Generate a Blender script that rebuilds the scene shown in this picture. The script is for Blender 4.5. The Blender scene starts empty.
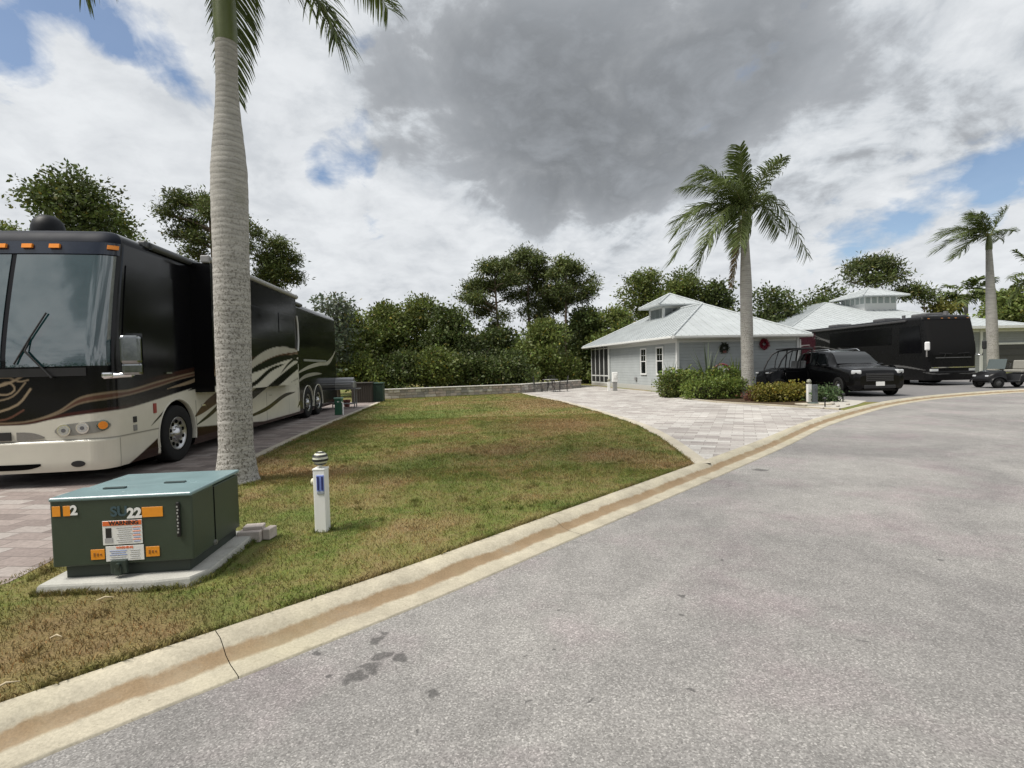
import bpy, bmesh, math, random
import numpy as np
from mathutils import Vector, Matrix
PI = math.pi
sc = bpy.context.scene
col = sc.collection
rng = np.random.default_rng(7)
random.seed(7)

# ------------------------------------------------------------------ camera
FPX = 520.0
CAM = np.array([0, 0, 1.65])
_p = math.atan(18 / FPX); _r = math.atan(.025)
FW = np.array([0, math.cos(_p), -math.sin(_p)])
_u = np.array([0, math.sin(_p), math.cos(_p)]); _x = np.array([1., 0, 0])
RT = math.cos(_r) * _x - math.sin(_r) * _u
UP = math.sin(_r) * _x + math.cos(_r) * _u
cd = bpy.data.cameras.new('camera'); cam = bpy.data.objects.new('camera', cd); col.objects.link(cam)
cd.sensor_width = 36; cd.lens = 36 * FPX / 1024; cd.clip_start = .05; cd.clip_end = 3000
cam.matrix_world = Matrix([[RT[0], UP[0], -FW[0], 0], [RT[1], UP[1], -FW[1], 0], [RT[2], UP[2], -FW[2], 1.65], [0, 0, 0, 1]])
sc.camera = cam

def ray(px, py):
    return FW + (px - 512) / FPX * RT + (384 - py) / FPX * UP
def G(px, py, z=0.0):
    d = ray(px, py); t = (z - 1.65) / d[2]; q = CAM + t * d
    return float(q[0]), float(q[1])
def atY(px, py, Y):
    """the point seen at a pixel, at forward distance Y"""
    d = ray(px, py); t = Y / d[1]; q = CAM + t * d
    return np.array([float(q[0]), float(q[1]), float(q[2])])

# ------------------------------------------------------------------ materials
def nt(m):
    m.use_nodes = True; t = m.node_tree; t.nodes.clear(); return t
def node(t, typ, **kw):
    n = t.nodes.new(typ)
    for k, v in kw.items():
        if k in n.inputs: n.inputs[k].default_value = v
        else: setattr(n, k, v)
    return n
def c4(c): return (c[0], c[1], c[2], 1)
def mixc(t, fac, a, b, mode='MIX'):
    n = t.nodes.new('ShaderNodeMix'); n.data_type = 'RGBA'; n.blend_type = mode
    for sock, val in ((n.inputs[0], fac), (n.inputs[6], a), (n.inputs[7], b)):
        if isinstance(val, (int, float)): sock.default_value = val
        elif isinstance(val, tuple): sock.default_value = c4(val)
        else: t.links.new(val, sock)
    return n.outputs[2]
def mth(t, op, a, b=0.0, clamp=False):
    n = t.nodes.new('ShaderNodeMath'); n.operation = op; n.use_clamp = clamp
    for i, val in enumerate((a, b)):
        if isinstance(val, (int, float)): n.inputs[i].default_value = val
        else: t.links.new(val, n.inputs[i])
    return n.outputs[0]
def ramp(t, fac, stops):
    n = t.nodes.new('ShaderNodeValToRGB'); cr = n.color_ramp
    while len(cr.elements) < len(stops): cr.elements.new(.5)
    for e, (p, c) in zip(cr.elements, stops):
        e.position = p; e.color = c4(c) if isinstance(c, tuple) else (c, c, c, 1)
    t.links.new(fac, n.inputs[0]); return n.outputs[0]
def coords(t, kind='Object', scale=(1, 1, 1), rot=(0, 0, 0)):
    tc = t.nodes.new('ShaderNodeTexCoord'); mp = t.nodes.new('ShaderNodeMapping')
    mp.inputs['Scale'].default_value = scale; mp.inputs['Rotation'].default_value = rot
    t.links.new(tc.outputs[kind], mp.inputs[0]); return mp.outputs[0]
def noise(t, v, scale, detail=4, rough=.55, dist=0.0):
    n = node(t, 'ShaderNodeTexNoise'); n.inputs['Scale'].default_value = scale; n.inputs['Detail'].default_value = detail
    n.inputs['Roughness'].default_value = rough; n.inputs['Distortion'].default_value = dist
    t.links.new(v, n.inputs['Vector']); return n.outputs[0]
def finish(t, colr, rough=.6, metal=0, bump=None, spec=.5, coat=0, bstr=.3, bdist=.01, emis=None, transl=0):
    b = t.nodes.new('ShaderNodeBsdfPrincipled'); o = t.nodes.new('ShaderNodeOutputMaterial')
    for k, val in (('Base Color', colr), ('Roughness', rough), ('Metallic', metal), ('Specular IOR Level', spec), ('Coat Weight', coat)):
        if isinstance(val, (int, float)): b.inputs[k].default_value = val
        elif isinstance(val, tuple): b.inputs[k].default_value = c4(val)
        else: t.links.new(val, b.inputs[k])
    b.inputs['Coat Roughness'].default_value = .05
    if bump is not None:
        bn = t.nodes.new('ShaderNodeBump'); bn.inputs['Strength'].default_value = bstr; bn.inputs['Distance'].default_value = bdist
        t.links.new(bump, bn.inputs['Height']); t.links.new(bn.outputs[0], b.inputs['Normal'])
    sh = b.outputs[0]
    if transl:
        tr = t.nodes.new('ShaderNodeBsdfTranslucent'); ms = t.nodes.new('ShaderNodeMixShader'); ms.inputs[0].default_value = transl
        if isinstance(colr, tuple): tr.inputs[0].default_value = c4(colr)
        else: t.links.new(colr, tr.inputs[0])
        t.links.new(b.outputs[0], ms.inputs[1]); t.links.new(tr.outputs[0], ms.inputs[2]); sh = ms.outputs[0]
    t.links.new(sh, o.inputs[0])
MC = {}
def M(name, c, rough=.55, metal=0, var=.12, scale=8, spec=.5, coat=0, bs=0, bump=0):
    """simple material with a little wear: noise varies the colour and roughness"""
    if name in MC: return MC[name]
    m = bpy.data.materials.new(name); t = nt(m); v = coords(t)
    n = noise(t, v, scale, 5)
    cc = mixc(t, n, tuple(x * (1 - var) for x in c), tuple(min(1, x * (1 + var)) for x in c))
    rr = mth(t, 'ADD', mth(t, 'MULTIPLY', n, .15), max(0, rough - .07))
    finish(t, cc, rr, metal, noise(t, v, bs, 3) if bs else None, spec, coat, bump or .2)
    MC[name] = m; return m

# ------------------------------------------------------------------ mesh collection
def rotm(ax, a):
    return np.array(Matrix.Rotation(a, 3, ax))
class MB:
    def __init__(s): s.v = []; s.f = []; s.mi = []; s.sm = []
    def add(s, vs, fs, mi=0, smooth=False):
        b = len(s.v); s.v += [tuple(map(float, p)) for p in vs]
        for f in fs: s.f.append(tuple(b + i for i in f)); s.mi.append(mi); s.sm.append(smooth)
        return s
    def box(s, c, d, mi=0, R=None):
        x, y, z = (q / 2 for q in d)
        vs = np.array([(-x, -y, -z), (x, -y, -z), (x, y, -z), (-x, y, -z), (-x, -y, z), (x, -y, z), (x, y, z), (-x, y, z)])
        if R is not None: vs = vs @ np.asarray(R).T
        return s.add(vs + np.array(c), [(0, 3, 2, 1), (4, 5, 6, 7), (0, 1, 5, 4), (1, 2, 6, 5), (2, 3, 7, 6), (3, 0, 4, 7)], mi)
    def cbox(s, c, d, bev=.01, mi=0, R=None, seg=2):
        bm = bmesh.new(); bmesh.ops.create_cube(bm, size=1)
        for v in bm.verts: v.co = Vector((v.co.x * d[0], v.co.y * d[1], v.co.z * d[2]))
        bmesh.ops.bevel(bm, geom=list(bm.edges), offset=bev, segments=seg, affect='EDGES', profile=.5)
        vs = np.array([v.co[:] for v in bm.verts])
        if R is not None: vs = vs @ np.asarray(R).T
        bm.verts.index_update()
        fs = [[v.index for v in f.verts] for f in bm.faces]; bm.free()
        return s.add(vs + np.array(c), fs, mi)
    def cyl(s, p0, p1, r0, r1=None, n=12, mi=0, cap=True):
        r1 = r0 if r1 is None else r1
        p0 = np.array(p0, float); p1 = np.array(p1, float); a = p1 - p0; a = a / np.linalg.norm(a)
        h = np.array([0, 0, 1.]) if abs(a[2]) < .9 else np.array([1., 0, 0])
        u = np.cross(a, h); u /= np.linalg.norm(u); w = np.cross(a, u)
        an = np.arange(n) * 2 * PI / n
        ring = np.cos(an)[:, None] * u + np.sin(an)[:, None] * w
        vs = np.vstack([p0 + ring * r0, p1 + ring * r1])
        s.add(vs, [(i, (i + 1) % n, n + (i + 1) % n, n + i) for i in range(n)], mi, True)
        if cap: s.add(vs, [tuple(range(n))[::-1], tuple(range(n, 2 * n))], mi)
        return s
    def tube(s, pts, r, n=8, mi=0):
        pts = np.array(pts, float); N = len(pts)
        r = np.full(N, r) if np.isscalar(r) else np.array(r)
        vs = []
        for i in range(N):
            a = pts[min(i + 1, N - 1)] - pts[max(i - 1, 0)]; a /= np.linalg.norm(a)
            h = np.array([0, 0, 1.]) if abs(a[2]) < .95 else np.array([1., 0, 0])
            u = np.cross(a, h); u /= np.linalg.norm(u); w = np.cross(a, u)
            an = np.arange(n) * 2 * PI / n
            vs.append(pts[i] + r[i] * (np.cos(an)[:, None] * u + np.sin(an)[:, None] * w))
        vs = np.vstack(vs)
        fs = [(k * n + i, k * n + (i + 1) % n, (k + 1) * n + (i + 1) % n, (k + 1) * n + i) for k in range(N - 1) for i in range(n)]
        s.add(vs, fs, mi, True)
        s.add(vs, [tuple(range(n))[::-1], tuple(range((N - 1) * n, N * n))], mi)
        return s
    def lathe(s, prof, n=24, mi=0, T=None, smooth=True, caps=True):
        """prof: list of (r, z) round the z axis; T: 3x3 and offset"""
        an = np.arange(n) * 2 * PI / n; vs = []
        for r, z in prof: vs.append(np.stack([r * np.cos(an), r * np.sin(an), np.full(n, z)], 1))
        vs = np.vstack(vs)
        if T is not None:
            R, o = T
            if R is not None: vs = vs @ np.asarray(R).T
            vs = vs + np.array(o)
        N = len(prof)
        s.add(vs, [(k * n + i, k * n + (i + 1) % n, (k + 1) * n + (i + 1) % n, (k + 1) * n + i) for k in range(N - 1) for i in range(n)], mi, smooth)
        if caps: s.add(vs, [tuple(range(n))[::-1], tuple(range((N - 1) * n, N * n))], mi)
        return s
    def grid(s, Pm, mi=0, smooth=True, closed=False):
        """Pm: (nu, nv, 3)"""
        nu, nv = Pm.shape[:2]
        fs = [(i * nv + j, ((i + 1) % nu) * nv + j, ((i + 1) % nu) * nv + j + 1, i * nv + j + 1) for i in range(nu if closed else nu - 1) for j in range(nv - 1)]
        return s.add(Pm.reshape(-1, 3), fs, mi, smooth)
    def prism(s, poly, z0, z1, mi=0):
        n = len(poly); vs = [(p[0], p[1], z0) for p in poly] + [(p[0], p[1], z1) for p in poly]
        return s.add(vs, [tuple(range(n))[::-1], tuple(range(n, 2 * n))] + [(i, (i + 1) % n, n + (i + 1) % n, n + i) for i in range(n)], mi)
    def ball(s, c, r, n=12, mi=0):
        r = (r, r, r) if np.isscalar(r) else r
        prof = [(max(1e-4, math.sin(a)), -math.cos(a)) for a in np.linspace(0, PI, n // 2 + 1)]
        return s.lathe(prof, n, mi, (np.diag(r), c))
    def build(s, name, mats, parent=None):
        me = bpy.data.meshes.new(name); me.from_pydata(s.v, [], s.f)
        if not isinstance(mats, (list, tuple)): mats = [mats]
        for m in mats: me.materials.append(m)
        me.polygons.foreach_set('material_index', s.mi); me.polygons.foreach_set('use_smooth', s.sm)
        me.update(); me.validate()
        o = bpy.data.objects.new(name, me); col.objects.link(o)
        if parent is not None: o.parent = parent
        return o
def tag(o, label=None, cat=None, group=None, kind=None):
    for k, v in (('label', label), ('category', cat), ('group', group), ('kind', kind)):
        if v: o[k] = v
    return o
def empty(name, loc, rz=0, **kw):
    o = bpy.data.objects.new(name, None); col.objects.link(o); o.location = loc; o.rotation_euler = (0, 0, rz)
    o.empty_display_size = .2
    return tag(o, **kw)
def copy_tree(o, parent=None):
    c = o.copy(); col.objects.link(c); c.parent = parent
    for ch in list(o.children): copy_tree(ch, c)
    return c
def fastmesh(name, V, Fq, mat, parent=None, colr=None, smooth=False):
    """numpy mesh of k-gons; V (n,3), Fq (m,k)"""
    me = bpy.data.meshes.new(name); k = Fq.shape[1]
    me.vertices.add(len(V)); me.vertices.foreach_set('co', V.astype(np.float32).ravel())
    me.loops.add(Fq.size); me.loops.foreach_set('vertex_index', Fq.astype(np.int32).ravel())
    me.polygons.add(len(Fq)); me.polygons.foreach_set('loop_start', np.arange(0, Fq.size, k, dtype=np.int32))
    me.polygons.foreach_set('use_smooth', np.full(len(Fq), smooth))
    me.update(calc_edges=True)
    if colr is not None:
        a = me.color_attributes.new('Col', 'FLOAT_COLOR', 'POINT')
        a.data.foreach_set('color', np.hstack([colr, np.ones((len(colr), 1))]).astype(np.float32).ravel())
    me.materials.append(mat); me.validate()
    o = bpy.data.objects.new(name, me); col.objects.link(o)
    if parent is not None: o.parent = parent
    return o
def text(body, size, name, mat, parent, R, loc, thick=.002, bold=0.0, xs=1):
    cu = bpy.data.curves.new(name, 'FONT'); cu.body = body; cu.size = size; cu.extrude = thick; cu.offset = bold
    cu.align_x = 'CENTER'; cu.align_y = 'CENTER'
    to = bpy.data.objects.new(name, cu); col.objects.link(to)
    dg = bpy.context.evaluated_depsgraph_get(); dg.update()
    me = bpy.data.meshes.new_from_object(to.evaluated_get(dg))
    bpy.data.objects.remove(to)
    me.materials.clear(); me.materials.append(mat)
    me.transform((Matrix.Translation(loc) @ Matrix(R).to_4x4() @ Matrix.Diagonal((xs, 1, 1, 1))))
    o = bpy.data.objects.new(name, me); col.objects.link(o); o.parent = parent
    return o

# ------------------------------------------------------------------ world, sun
SUN_EL = math.radians(58); SUN_AZ = math.radians(-112)    # azimuth from +Y, clockwise: from the left, a little behind
world = bpy.data.worlds.new('World'); sc.world = world; world.use_nodes = True
t = world.node_tree; t.nodes.clear()
sky = t.nodes.new('ShaderNodeTexSky'); sky.sky_type = 'NISHITA'; sky.sun_disc = False
sky.sun_elevation = SUN_EL; sky.sun_rotation = SUN_AZ; sky.air_density = 1.0; sky.dust_density = .6; sky.ozone_density = 1.5
tc = t.nodes.new('ShaderNodeTexCoord'); dirv = tc.outputs['Generated']
sp = t.nodes.new('ShaderNodeSeparateXYZ'); t.links.new(dirv, sp.inputs[0])
zz = mth(t, 'MAXIMUM', sp.outputs[2], 0.0); zden = mth(t, 'ADD', zz, .34)
cb = t.nodes.new('ShaderNodeCombineXYZ')
t.links.new(mth(t, 'DIVIDE', sp.outputs[0], zden), cb.inputs[0]); t.links.new(mth(t, 'DIVIDE', sp.outputs[1], zden), cb.inputs[1])
plane = cb.outputs[0]
def vadd(a, b, sc_=1.0):
    m = t.nodes.new('ShaderNodeVectorMath'); m.operation = 'MULTIPLY_ADD'
    t.links.new(b, m.inputs[0]); m.inputs[1].default_value = (sc_,) * 3; t.links.new(a, m.inputs[2]); return m.outputs[0]
nz = t.nodes.new('ShaderNodeTexNoise'); nz.inputs['Scale'].default_value = 2.3; nz.inputs['Detail'].default_value = 6
t.links.new(dirv, nz.inputs['Vector'])
ns = t.nodes.new('ShaderNodeVectorMath'); ns.operation = 'SUBTRACT'; t.links.new(nz.outputs['Color'], ns.inputs[0]); ns.inputs[1].default_value = (.5, .5, .5)
wdir = vadd(dirv, ns.outputs[0], .34)          # ragged direction for the cloud masses
def blobs(lst):
    tot = None
    for px, py, k, w in lst:
        d = ray(px, py); d = d / np.linalg.norm(d)
        nm = t.nodes.new('ShaderNodeVectorMath'); nm.operation = 'DISTANCE'; t.links.new(wdir, nm.inputs[0]); nm.inputs[1].default_value = tuple(d)
        q = mth(t, 'MULTIPLY', mth(t, 'POWER', mth(t, 'DIVIDE', nm.outputs['Value'], k), 2.0), -1.0)
        e = mth(t, 'MULTIPLY', mth(t, 'EXPONENT', q), w)
        tot = e if tot is None else mth(t, 'ADD', tot, e)
    return tot
dark = blobs([(455, 70, .12, .6), (540, 120, .14, .85), (640, 90, .17, .95), (760, 60, .14, .42), (900, 40, .14, .12), (600, 175, .11, .6), (520, 175, .09, .5),
              (850, 160, .09, .42), (940, 140, .09, .30), (700, 120, .12, .3), (1000, 110, .10, .15), (600, 255, .07, .2), (430, 130, .07, .4), (640, -60, .2, .2)])
blue = blobs([(18, 88, .055, .85), (60, 30, .05, .55), (165, 66, .05, 1.0), (200, 88, .045, .9), (240, 110, .035, .6), (348, 156, .045, 1.05), (385, 140, .035, .85), (320, 140, .03, .6), (390, 50, .05, .5),
              (915, 236, .035, .8), (990, 188, .045, .75), (1012, 160, .045, .5), (860, 262, .04, .45), (272, 115, .04, .5), (120, 10, .06, .55), (1000, 235, .03, .4), (380, 230, .03, .4)])
def wn(v, scale, detail, rough=.6, dist=0, st=(1, 1, 1), rot=0):
    mp = t.nodes.new('ShaderNodeMapping'); mp.inputs['Scale'].default_value = st; mp.inputs['Rotation'].default_value = (0, 0, rot)
    t.links.new(v, mp.inputs[0]); return noise(t, mp.outputs[0], scale, detail, rough, dist)
fine = wn(plane, 3.0, 9, .60, .5)
streak = wn(plane, 2.6, 7, .6, .5, (1, .38, 1), math.radians(-40))
finer = wn(plane, 9.0, 7, .62, .3)
# sky dome directions behind the camera get the generic field
gen = ramp(t, wn(plane, 1.7, 6, .55, .4, (1, .5, 1), .6), [(.42, 0.0), (.62, .8)])
dark = mth(t, 'MULTIPLY', mth(t, 'SUBTRACT', 1.0, mth(t, 'EXPONENT', mth(t, 'MULTIPLY', dark, -1.25))), 1.08)
back = mth(t, 'MULTIPLY', sp.outputs[1], -3.0, True)
dark = mth(t, 'ADD', dark, mth(t, 'MULTIPLY', mth(t, 'MULTIPLY', gen, back), 1.1))
dk = mth(t, 'ADD', dark, mth(t, 'MULTIPLY', mth(t, 'SUBTRACT', fine, .5), 1.35))
dk = mth(t, 'ADD', dk, mth(t, 'MULTIPLY', mth(t, 'SUBTRACT', streak, .5), .55))
dk = mth(t, 'ADD', dk, mth(t, 'MULTIPLY', mth(t, 'SUBTRACT', finer, .5), .7))
dkm = ramp(t, dk, [(.08, 0.0), (.32, .16), (.56, .64), (.86, 1.0)])
ccol = ramp(t, dkm, [(0.0, (.80, .825, .85)), (.3, (.62, .655, .69)), (.6, (.39, .41, .435)), (1.0, (.20, .213, .228))])
ccol = mixc(t, mth(t, 'MULTIPLY', mth(t, 'ADD', mth(t, 'MULTIPLY', ramp(t, finer, [(.40, 0.0), (.66, 1.0)]), .5), ramp(t, fine, [(.42, 0.0), (.62, .5)])), .55), ccol, (.47, .50, .54))
bm_ = mth(t, 'ADD', blue, mth(t, 'MULTIPLY', mth(t, 'SUBTRACT', streak, .5), 1.3))
bm_ = mth(t, 'ADD', bm_, mth(t, 'MULTIPLY', mth(t, 'SUBTRACT', finer, .5), .9))
bmask = ramp(t, bm_, [(.26, 0.0), (.62, .92)])
bg1 = t.nodes.new('ShaderNodeBackground'); bg1.inputs[1].default_value = .085; t.links.new(sky.outputs[0], bg1.inputs[0])
bg2 = t.nodes.new('ShaderNodeBackground'); bg2.inputs[1].default_value = .70; t.links.new(ccol, bg2.inputs[0])
mx = t.nodes.new('ShaderNodeMixShader'); t.links.new(bmask, mx.inputs[0]); t.links.new(bg2.outputs[0], mx.inputs[1]); t.links.new(bg1.outputs[0], mx.inputs[2])
wo = t.nodes.new('ShaderNodeOutputWorld'); t.links.new(mx.outputs[0], wo.inputs[0])
world.cycles.sampling_method = 'MANUAL'; world.cycles.sample_map_resolution = 512

sl = bpy.data.lights.new('sun', 'SUN'); sl.energy = 3.3; sl.angle = math.radians(22); sl.color = (1, .95, .87)
so = bpy.data.objects.new('sun', sl); col.objects.link(so)
sd = Vector((math.sin(SUN_AZ) * math.cos(SUN_EL), math.cos(SUN_AZ) * math.cos(SUN_EL), math.sin(SUN_EL)))
so.rotation_euler = sd.to_track_quat('Z', 'Y').to_euler(); so.location = (0, 0, 60)

sc.view_settings.view_transform = 'Standard'; sc.view_settings.look = 'None'; sc.view_settings.gamma = 1
sc.view_settings.use_curve_mapping = False; sc.view_settings.exposure = 0.55

# ------------------------------------------------------------------ ground
def grass_colour(t, v):
    a = noise(t, v, .42, 4, .55, .8); b = noise(t, v, 1.6, 5, .65, .5); c = noise(t, v, 14, 4, .7); d = noise(t, v, 70, 3, .7)
    s = mth(t, 'ADD', mth(t, 'MULTIPLY', a, .55), mth(t, 'MULTIPLY', b, .45))
    base = ramp(t, s, [(.40, (.090, .128, .026)), (.47, (.140, .162, .040)), (.54, (.200, .176, .064)), (.62, (.240, .176, .086))])
    base = mixc(t, ramp(t, c, [(.45, 0.0), (.68, .55)]), base, (.205, .150, .08))
    # dry patches
    nn = t.nodes.new('ShaderNodeTexNoise'); nn.inputs['Scale'].default_value = 1.8; nn.inputs['Detail'].default_value = 6; t.links.new(v, nn.inputs['Vector'])
    off = t.nodes.new('ShaderNodeVectorMath'); off.operation = 'MULTIPLY_ADD'; t.links.new(nn.outputs['Color'], off.inputs[0]); off.inputs[1].default_value = (1.1, 1.1, 0); t.links.new(v, off.inputs[2])
    for lst, cc, w_ in (([(60, 640, .75), (160, 625, .35), (555, 425, 1.6), (610, 455, .8), (500, 450, .7), (330, 470, .6), (560, 402, 3.0)], (.205, .138, .070), .75), ([(400, 470, .8), (280, 520, .5), (420, 415, 2.2), (210, 620, .25)], (.095, .140, .030), .55)):
        tot = None
        for px, py, r_ in lst:
            x, y = G(px, py, .1); ds = t.nodes.new('ShaderNodeVectorMath'); ds.operation = 'DISTANCE'; t.links.new(off.outputs[0], ds.inputs[0]); ds.inputs[1].default_value = (x + .55, y + .55, .1)
            e = ramp(t, mth(t, 'DIVIDE', ds.outputs['Value'], r_ * 1.6), [(.25, 1.0), (.85, 0.0)]); tot = e if tot is None else mth(t, 'MAXIMUM', tot, e)
        base = mixc(t, mth(t, 'MULTIPLY', tot, w_), base, cc)
    return mixc(t, .75, base, ramp(t, d, [(.34, .35), (.66, 1.6)]), 'MULTIPLY')
def lawn_mat():
    m = bpy.data.materials.new('lawn'); t = nt(m); v = coords(t)
    cc = mixc(t, ramp(t, noise(t, v, 2.2, 5, .65), [(.6, 0.0), (.72, .6)]), grass_colour(t, v), (.16, .11, .06))
    finish(t, cc, .9, bump=noise(t, v, 60, 4, .7), bstr=.6, bdist=.03, spec=.2); return m
def blade_mat():
    m = bpy.data.materials.new('grass_blade'); t = nt(m); v = coords(t)
    at = t.nodes.new('ShaderNodeAttribute'); at.attribute_name = 'Col'
    finish(t, mixc(t, 1.0, grass_colour(t, v), at.outputs[0], 'MULTIPLY'), .7, spec=.25, transl=.25); return m
def asphalt_mat():
    m = bpy.data.materials.new('asphalt'); t = nt(m); v = coords(t)
    vo = node(t, 'ShaderNodeTexVoronoi'); vo.inputs['Scale'].default_value = 130; t.links.new(v, vo.inputs['Vector'])
    spn = t.nodes.new('ShaderNodeSeparateColor'); t.links.new(vo.outputs['Color'], spn.inputs[0])
    n1 = noise(t, v, 85, 4, .7); n2 = noise(t, v, .38, 5, .6, .8); n3 = noise(t, v, 3.5, 6, .7)
    base = ramp(t, spn.outputs[0], [(0.0, (.160, .155, .149)), (.5, (.236, .229, .221)), (.86, (.285, .277, .267)), (1.0, (.40, .388, .372))])
    base = mixc(t, 1.0, base, ramp(t, n1, [(.3, .78), (.7, 1.22)]), 'MULTIPLY')
    base = mixc(t, 1.0, base, ramp(t, n2, [(.36, (.80, .795, .80)), (.62, (1.14, 1.135, 1.12))]), 'MULTIPLY')
    base = mixc(t, 1.0, base, ramp(t, n3, [(.35, .87), (.7, 1.10)]), 'MULTIPLY')
    # warm reddish aggregate patches
    base = mixc(t, ramp(t, noise(t, v, .9, 4, .6), [(.5, 0.0), (.7, .6)]), base, mixc(t, 1.0, base, (1.10, .95, 1.03), 'MULTIPLY'))
    # old oil spots
    nn = t.nodes.new('ShaderNodeTexNoise'); nn.inputs['Scale'].default_value = 9; t.links.new(v, nn.inputs['Vector'])
    off = t.nodes.new('ShaderNodeVectorMath'); off.operation = 'MULTIPLY_ADD'; t.links.new(nn.outputs['Color'], off.inputs[0]); off.inputs[1].default_value = (.16, .16, 0); t.links.new(v, off.inputs[2])
    tot = None
    for px, py, r in [(385, 655, .040), (370, 668, .050), (400, 657, .03), (430, 693, .030), (377, 640, .035), (382, 633, .025), (556, 650, .015), (355, 678, .03), (645, 597, .012), (680, 597, .011), (667, 612, .010), (682, 616, .014), (525, 657, .011), (530, 705, .010), (592, 700, .010), (422, 730, .010), (690, 690, .012), (500, 668, .006), (445, 665, .006), (610, 560, .012), (720, 560, .014), (860, 640, .010), (940, 560, .02), (330, 679, .02), (318, 652, .015), (560, 610, .010), (760, 470, .08)]:
        x, y = G(px, py)
        ds = t.nodes.new('ShaderNodeVectorMath'); ds.operation = 'DISTANCE'; t.links.new(off.outputs[0], ds.inputs[0]); ds.inputs[1].default_value = (x + .08, y + .08, 0)
        e = ramp(t, mth(t, 'DIVIDE', ds.outputs['Value'], r * 2), [(.45, 1.0), (.75, 0.0)])
        tot = e if tot is None else mth(t, 'MAXIMUM', tot, e)
    base = mixc(t, mth(t, 'MULTIPLY', tot, .62), base, (.035, .034, .034))
    # hairline cracks
    cv = node(t, 'ShaderNodeTexVoronoi'); cv.feature = 'DISTANCE_TO_EDGE'; cv.inputs['Scale'].default_value = .33
    off2 = t.nodes.new('ShaderNodeVectorMath'); off2.operation = 'MULTIPLY_ADD'; n4 = t.nodes.new('ShaderNodeTexNoise'); n4.inputs['Scale'].default_value = 1.7; n4.inputs['Detail'].default_value = 6
    t.links.new(v, n4.inputs['Vector']); t.links.new(n4.outputs['Color'], off2.inputs[0]); off2.inputs[1].default_value = (.9, .9, 0); t.links.new(v, off2.inputs[2]); t.links.new(off2.outputs[0], cv.inputs['Vector'])
    crk = mth(t, 'MULTIPLY', ramp(t, cv.outputs[0], [(.0012, 1.0), (.003, 0.0)]), ramp(t, noise(t, v, .6, 2), [(.55, 0.0), (.62, .38)]))
    base = mixc(t, crk, base, (.05, .05, .05))
    finish(t, base, .88, bump=mth(t, 'ADD', n1, mth(t, 'MULTIPLY', spn.outputs[0], .6)), bstr=.55, bdist=.004, spec=.35); return m
def paver_mat(name, cols, rot, mortar, bw=.40, bh=.20, scale=1.0):
    m = bpy.data.materials.new(name); t = nt(m); v = coords(t, rot=(0, 0, rot))
    br = t.nodes.new('ShaderNodeTexBrick'); t.links.new(v, br.inputs['Vector'])
    br.inputs['Scale'].default_value = scale; br.inputs['Brick Width'].default_value = bw; br.inputs['Row Height'].default_value = bh
    br.inputs['Mortar Size'].default_value = .006; br.inputs['Mortar Smooth'].default_value = .2; br.inputs['Bias'].default_value = 0
    br.inputs['Color1'].default_value = (0, 0, 0, 1); br.inputs['Color2'].default_value = (1, 1, 1, 1); br.inputs['Mortar'].default_value = (.5, .5, .5, 1)
    pc = ramp(t, br.outputs[0], [(0, cols[0]), (.35, cols[1]), (.65, cols[2]), (1, cols[3])])
    pc = mixc(t, .5, pc, ramp(t, noise(t, v, 26, 5, .7), [(.3, .6), (.7, 1.3)]), 'MULTIPLY')
    pc = mixc(t, .8, pc, ramp(t, noise(t, v, .6, 4, .6), [(.3, .82), (.7, 1.12)]), 'MULTIPLY')
    pc = mixc(t, br.outputs[1], pc, mortar)
    finish(t, pc, .85, bump=mth(t, 'SUBTRACT', noise(t, v, 30, 3), mth(t, 'MULTIPLY', br.outputs[1], 1.5)), bstr=.5, bdist=.006, spec=.3); return m
def concrete_mat(name, c, stain=(.30, .23, .15), amt=.5, sc_=1.0):
    m = bpy.data.materials.new(name); t = nt(m); v = coords(t)
    b = mixc(t, .8, c, ramp(t, noise(t, v, 2.0 * sc_, 6, .65), [(.3, .78), (.7, 1.12)]), 'MULTIPLY')
    b = mixc(t, .6, b, ramp(t, noise(t, v, 55 * sc_, 4, .75), [(.3, .72), (.7, 1.2)]), 'MULTIPLY')
    b = mixc(t, mth(t, 'MULTIPLY', ramp(t, noise(t, v, 1.1 * sc_, 6, .7, .4), [(.52, 0.0), (.66, 1.0)]), amt), b, stain)
    finish(t, b, .88, bump=noise(t, v, 70, 4, .7), bstr=.35, bdist=.004, spec=.3); return m

LAWN = lawn_mat(); ASPH = asphalt_mat()
Zl = .10
# back-of-kerb path: straight near the camera, curving right
kb = [(-60, -57.4), (-30, -26.5), (-12, -7.45), (-6, -1.25), (-2.48, 2.43), (-.9, 3.97), (.47, 5.43), (2.68, 7.76), (4.85, 10.1), (7.2, 12.75), (9.75, 15.25), (12.6, 17.75), (15.5, 19.75), (18.5, 21.2), (21.4, 22.25), (26, 23.3), (34, 24.2), (60, 25.5), (200, 27)]
def smooth_path(pts, n=12):
    pts = [np.array(p, float) for p in pts]; out = []
    for i in range(len(pts) - 1):
        p0 = pts[max(i - 1, 0)]; p1 = pts[i]; p2 = pts[i + 1]; p3 = pts[min(i + 2, len(pts) - 1)]
        L = np.linalg.norm(p2 - p1); m1 = (p2 - p0) / max(np.linalg.norm(p2 - p0), 1e-6) * L; m2 = (p3 - p1) / max(np.linalg.norm(p3 - p1), 1e-6) * L
        for k in range(n):
            s = k / n
            out.append((2 * s ** 3 - 3 * s ** 2 + 1) * p1 + (s ** 3 - 2 * s ** 2 + s) * m1 + (-2 * s ** 3 + 3 * s ** 2) * p2 + (s ** 3 - s ** 2) * m2)
    out.append(pts[-1]); return np.array(out)
kpath = smooth_path(kb)
tang = np.gradient(kpath, axis=0); tang /= np.linalg.norm(tang, axis=1)[:, None]
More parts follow.
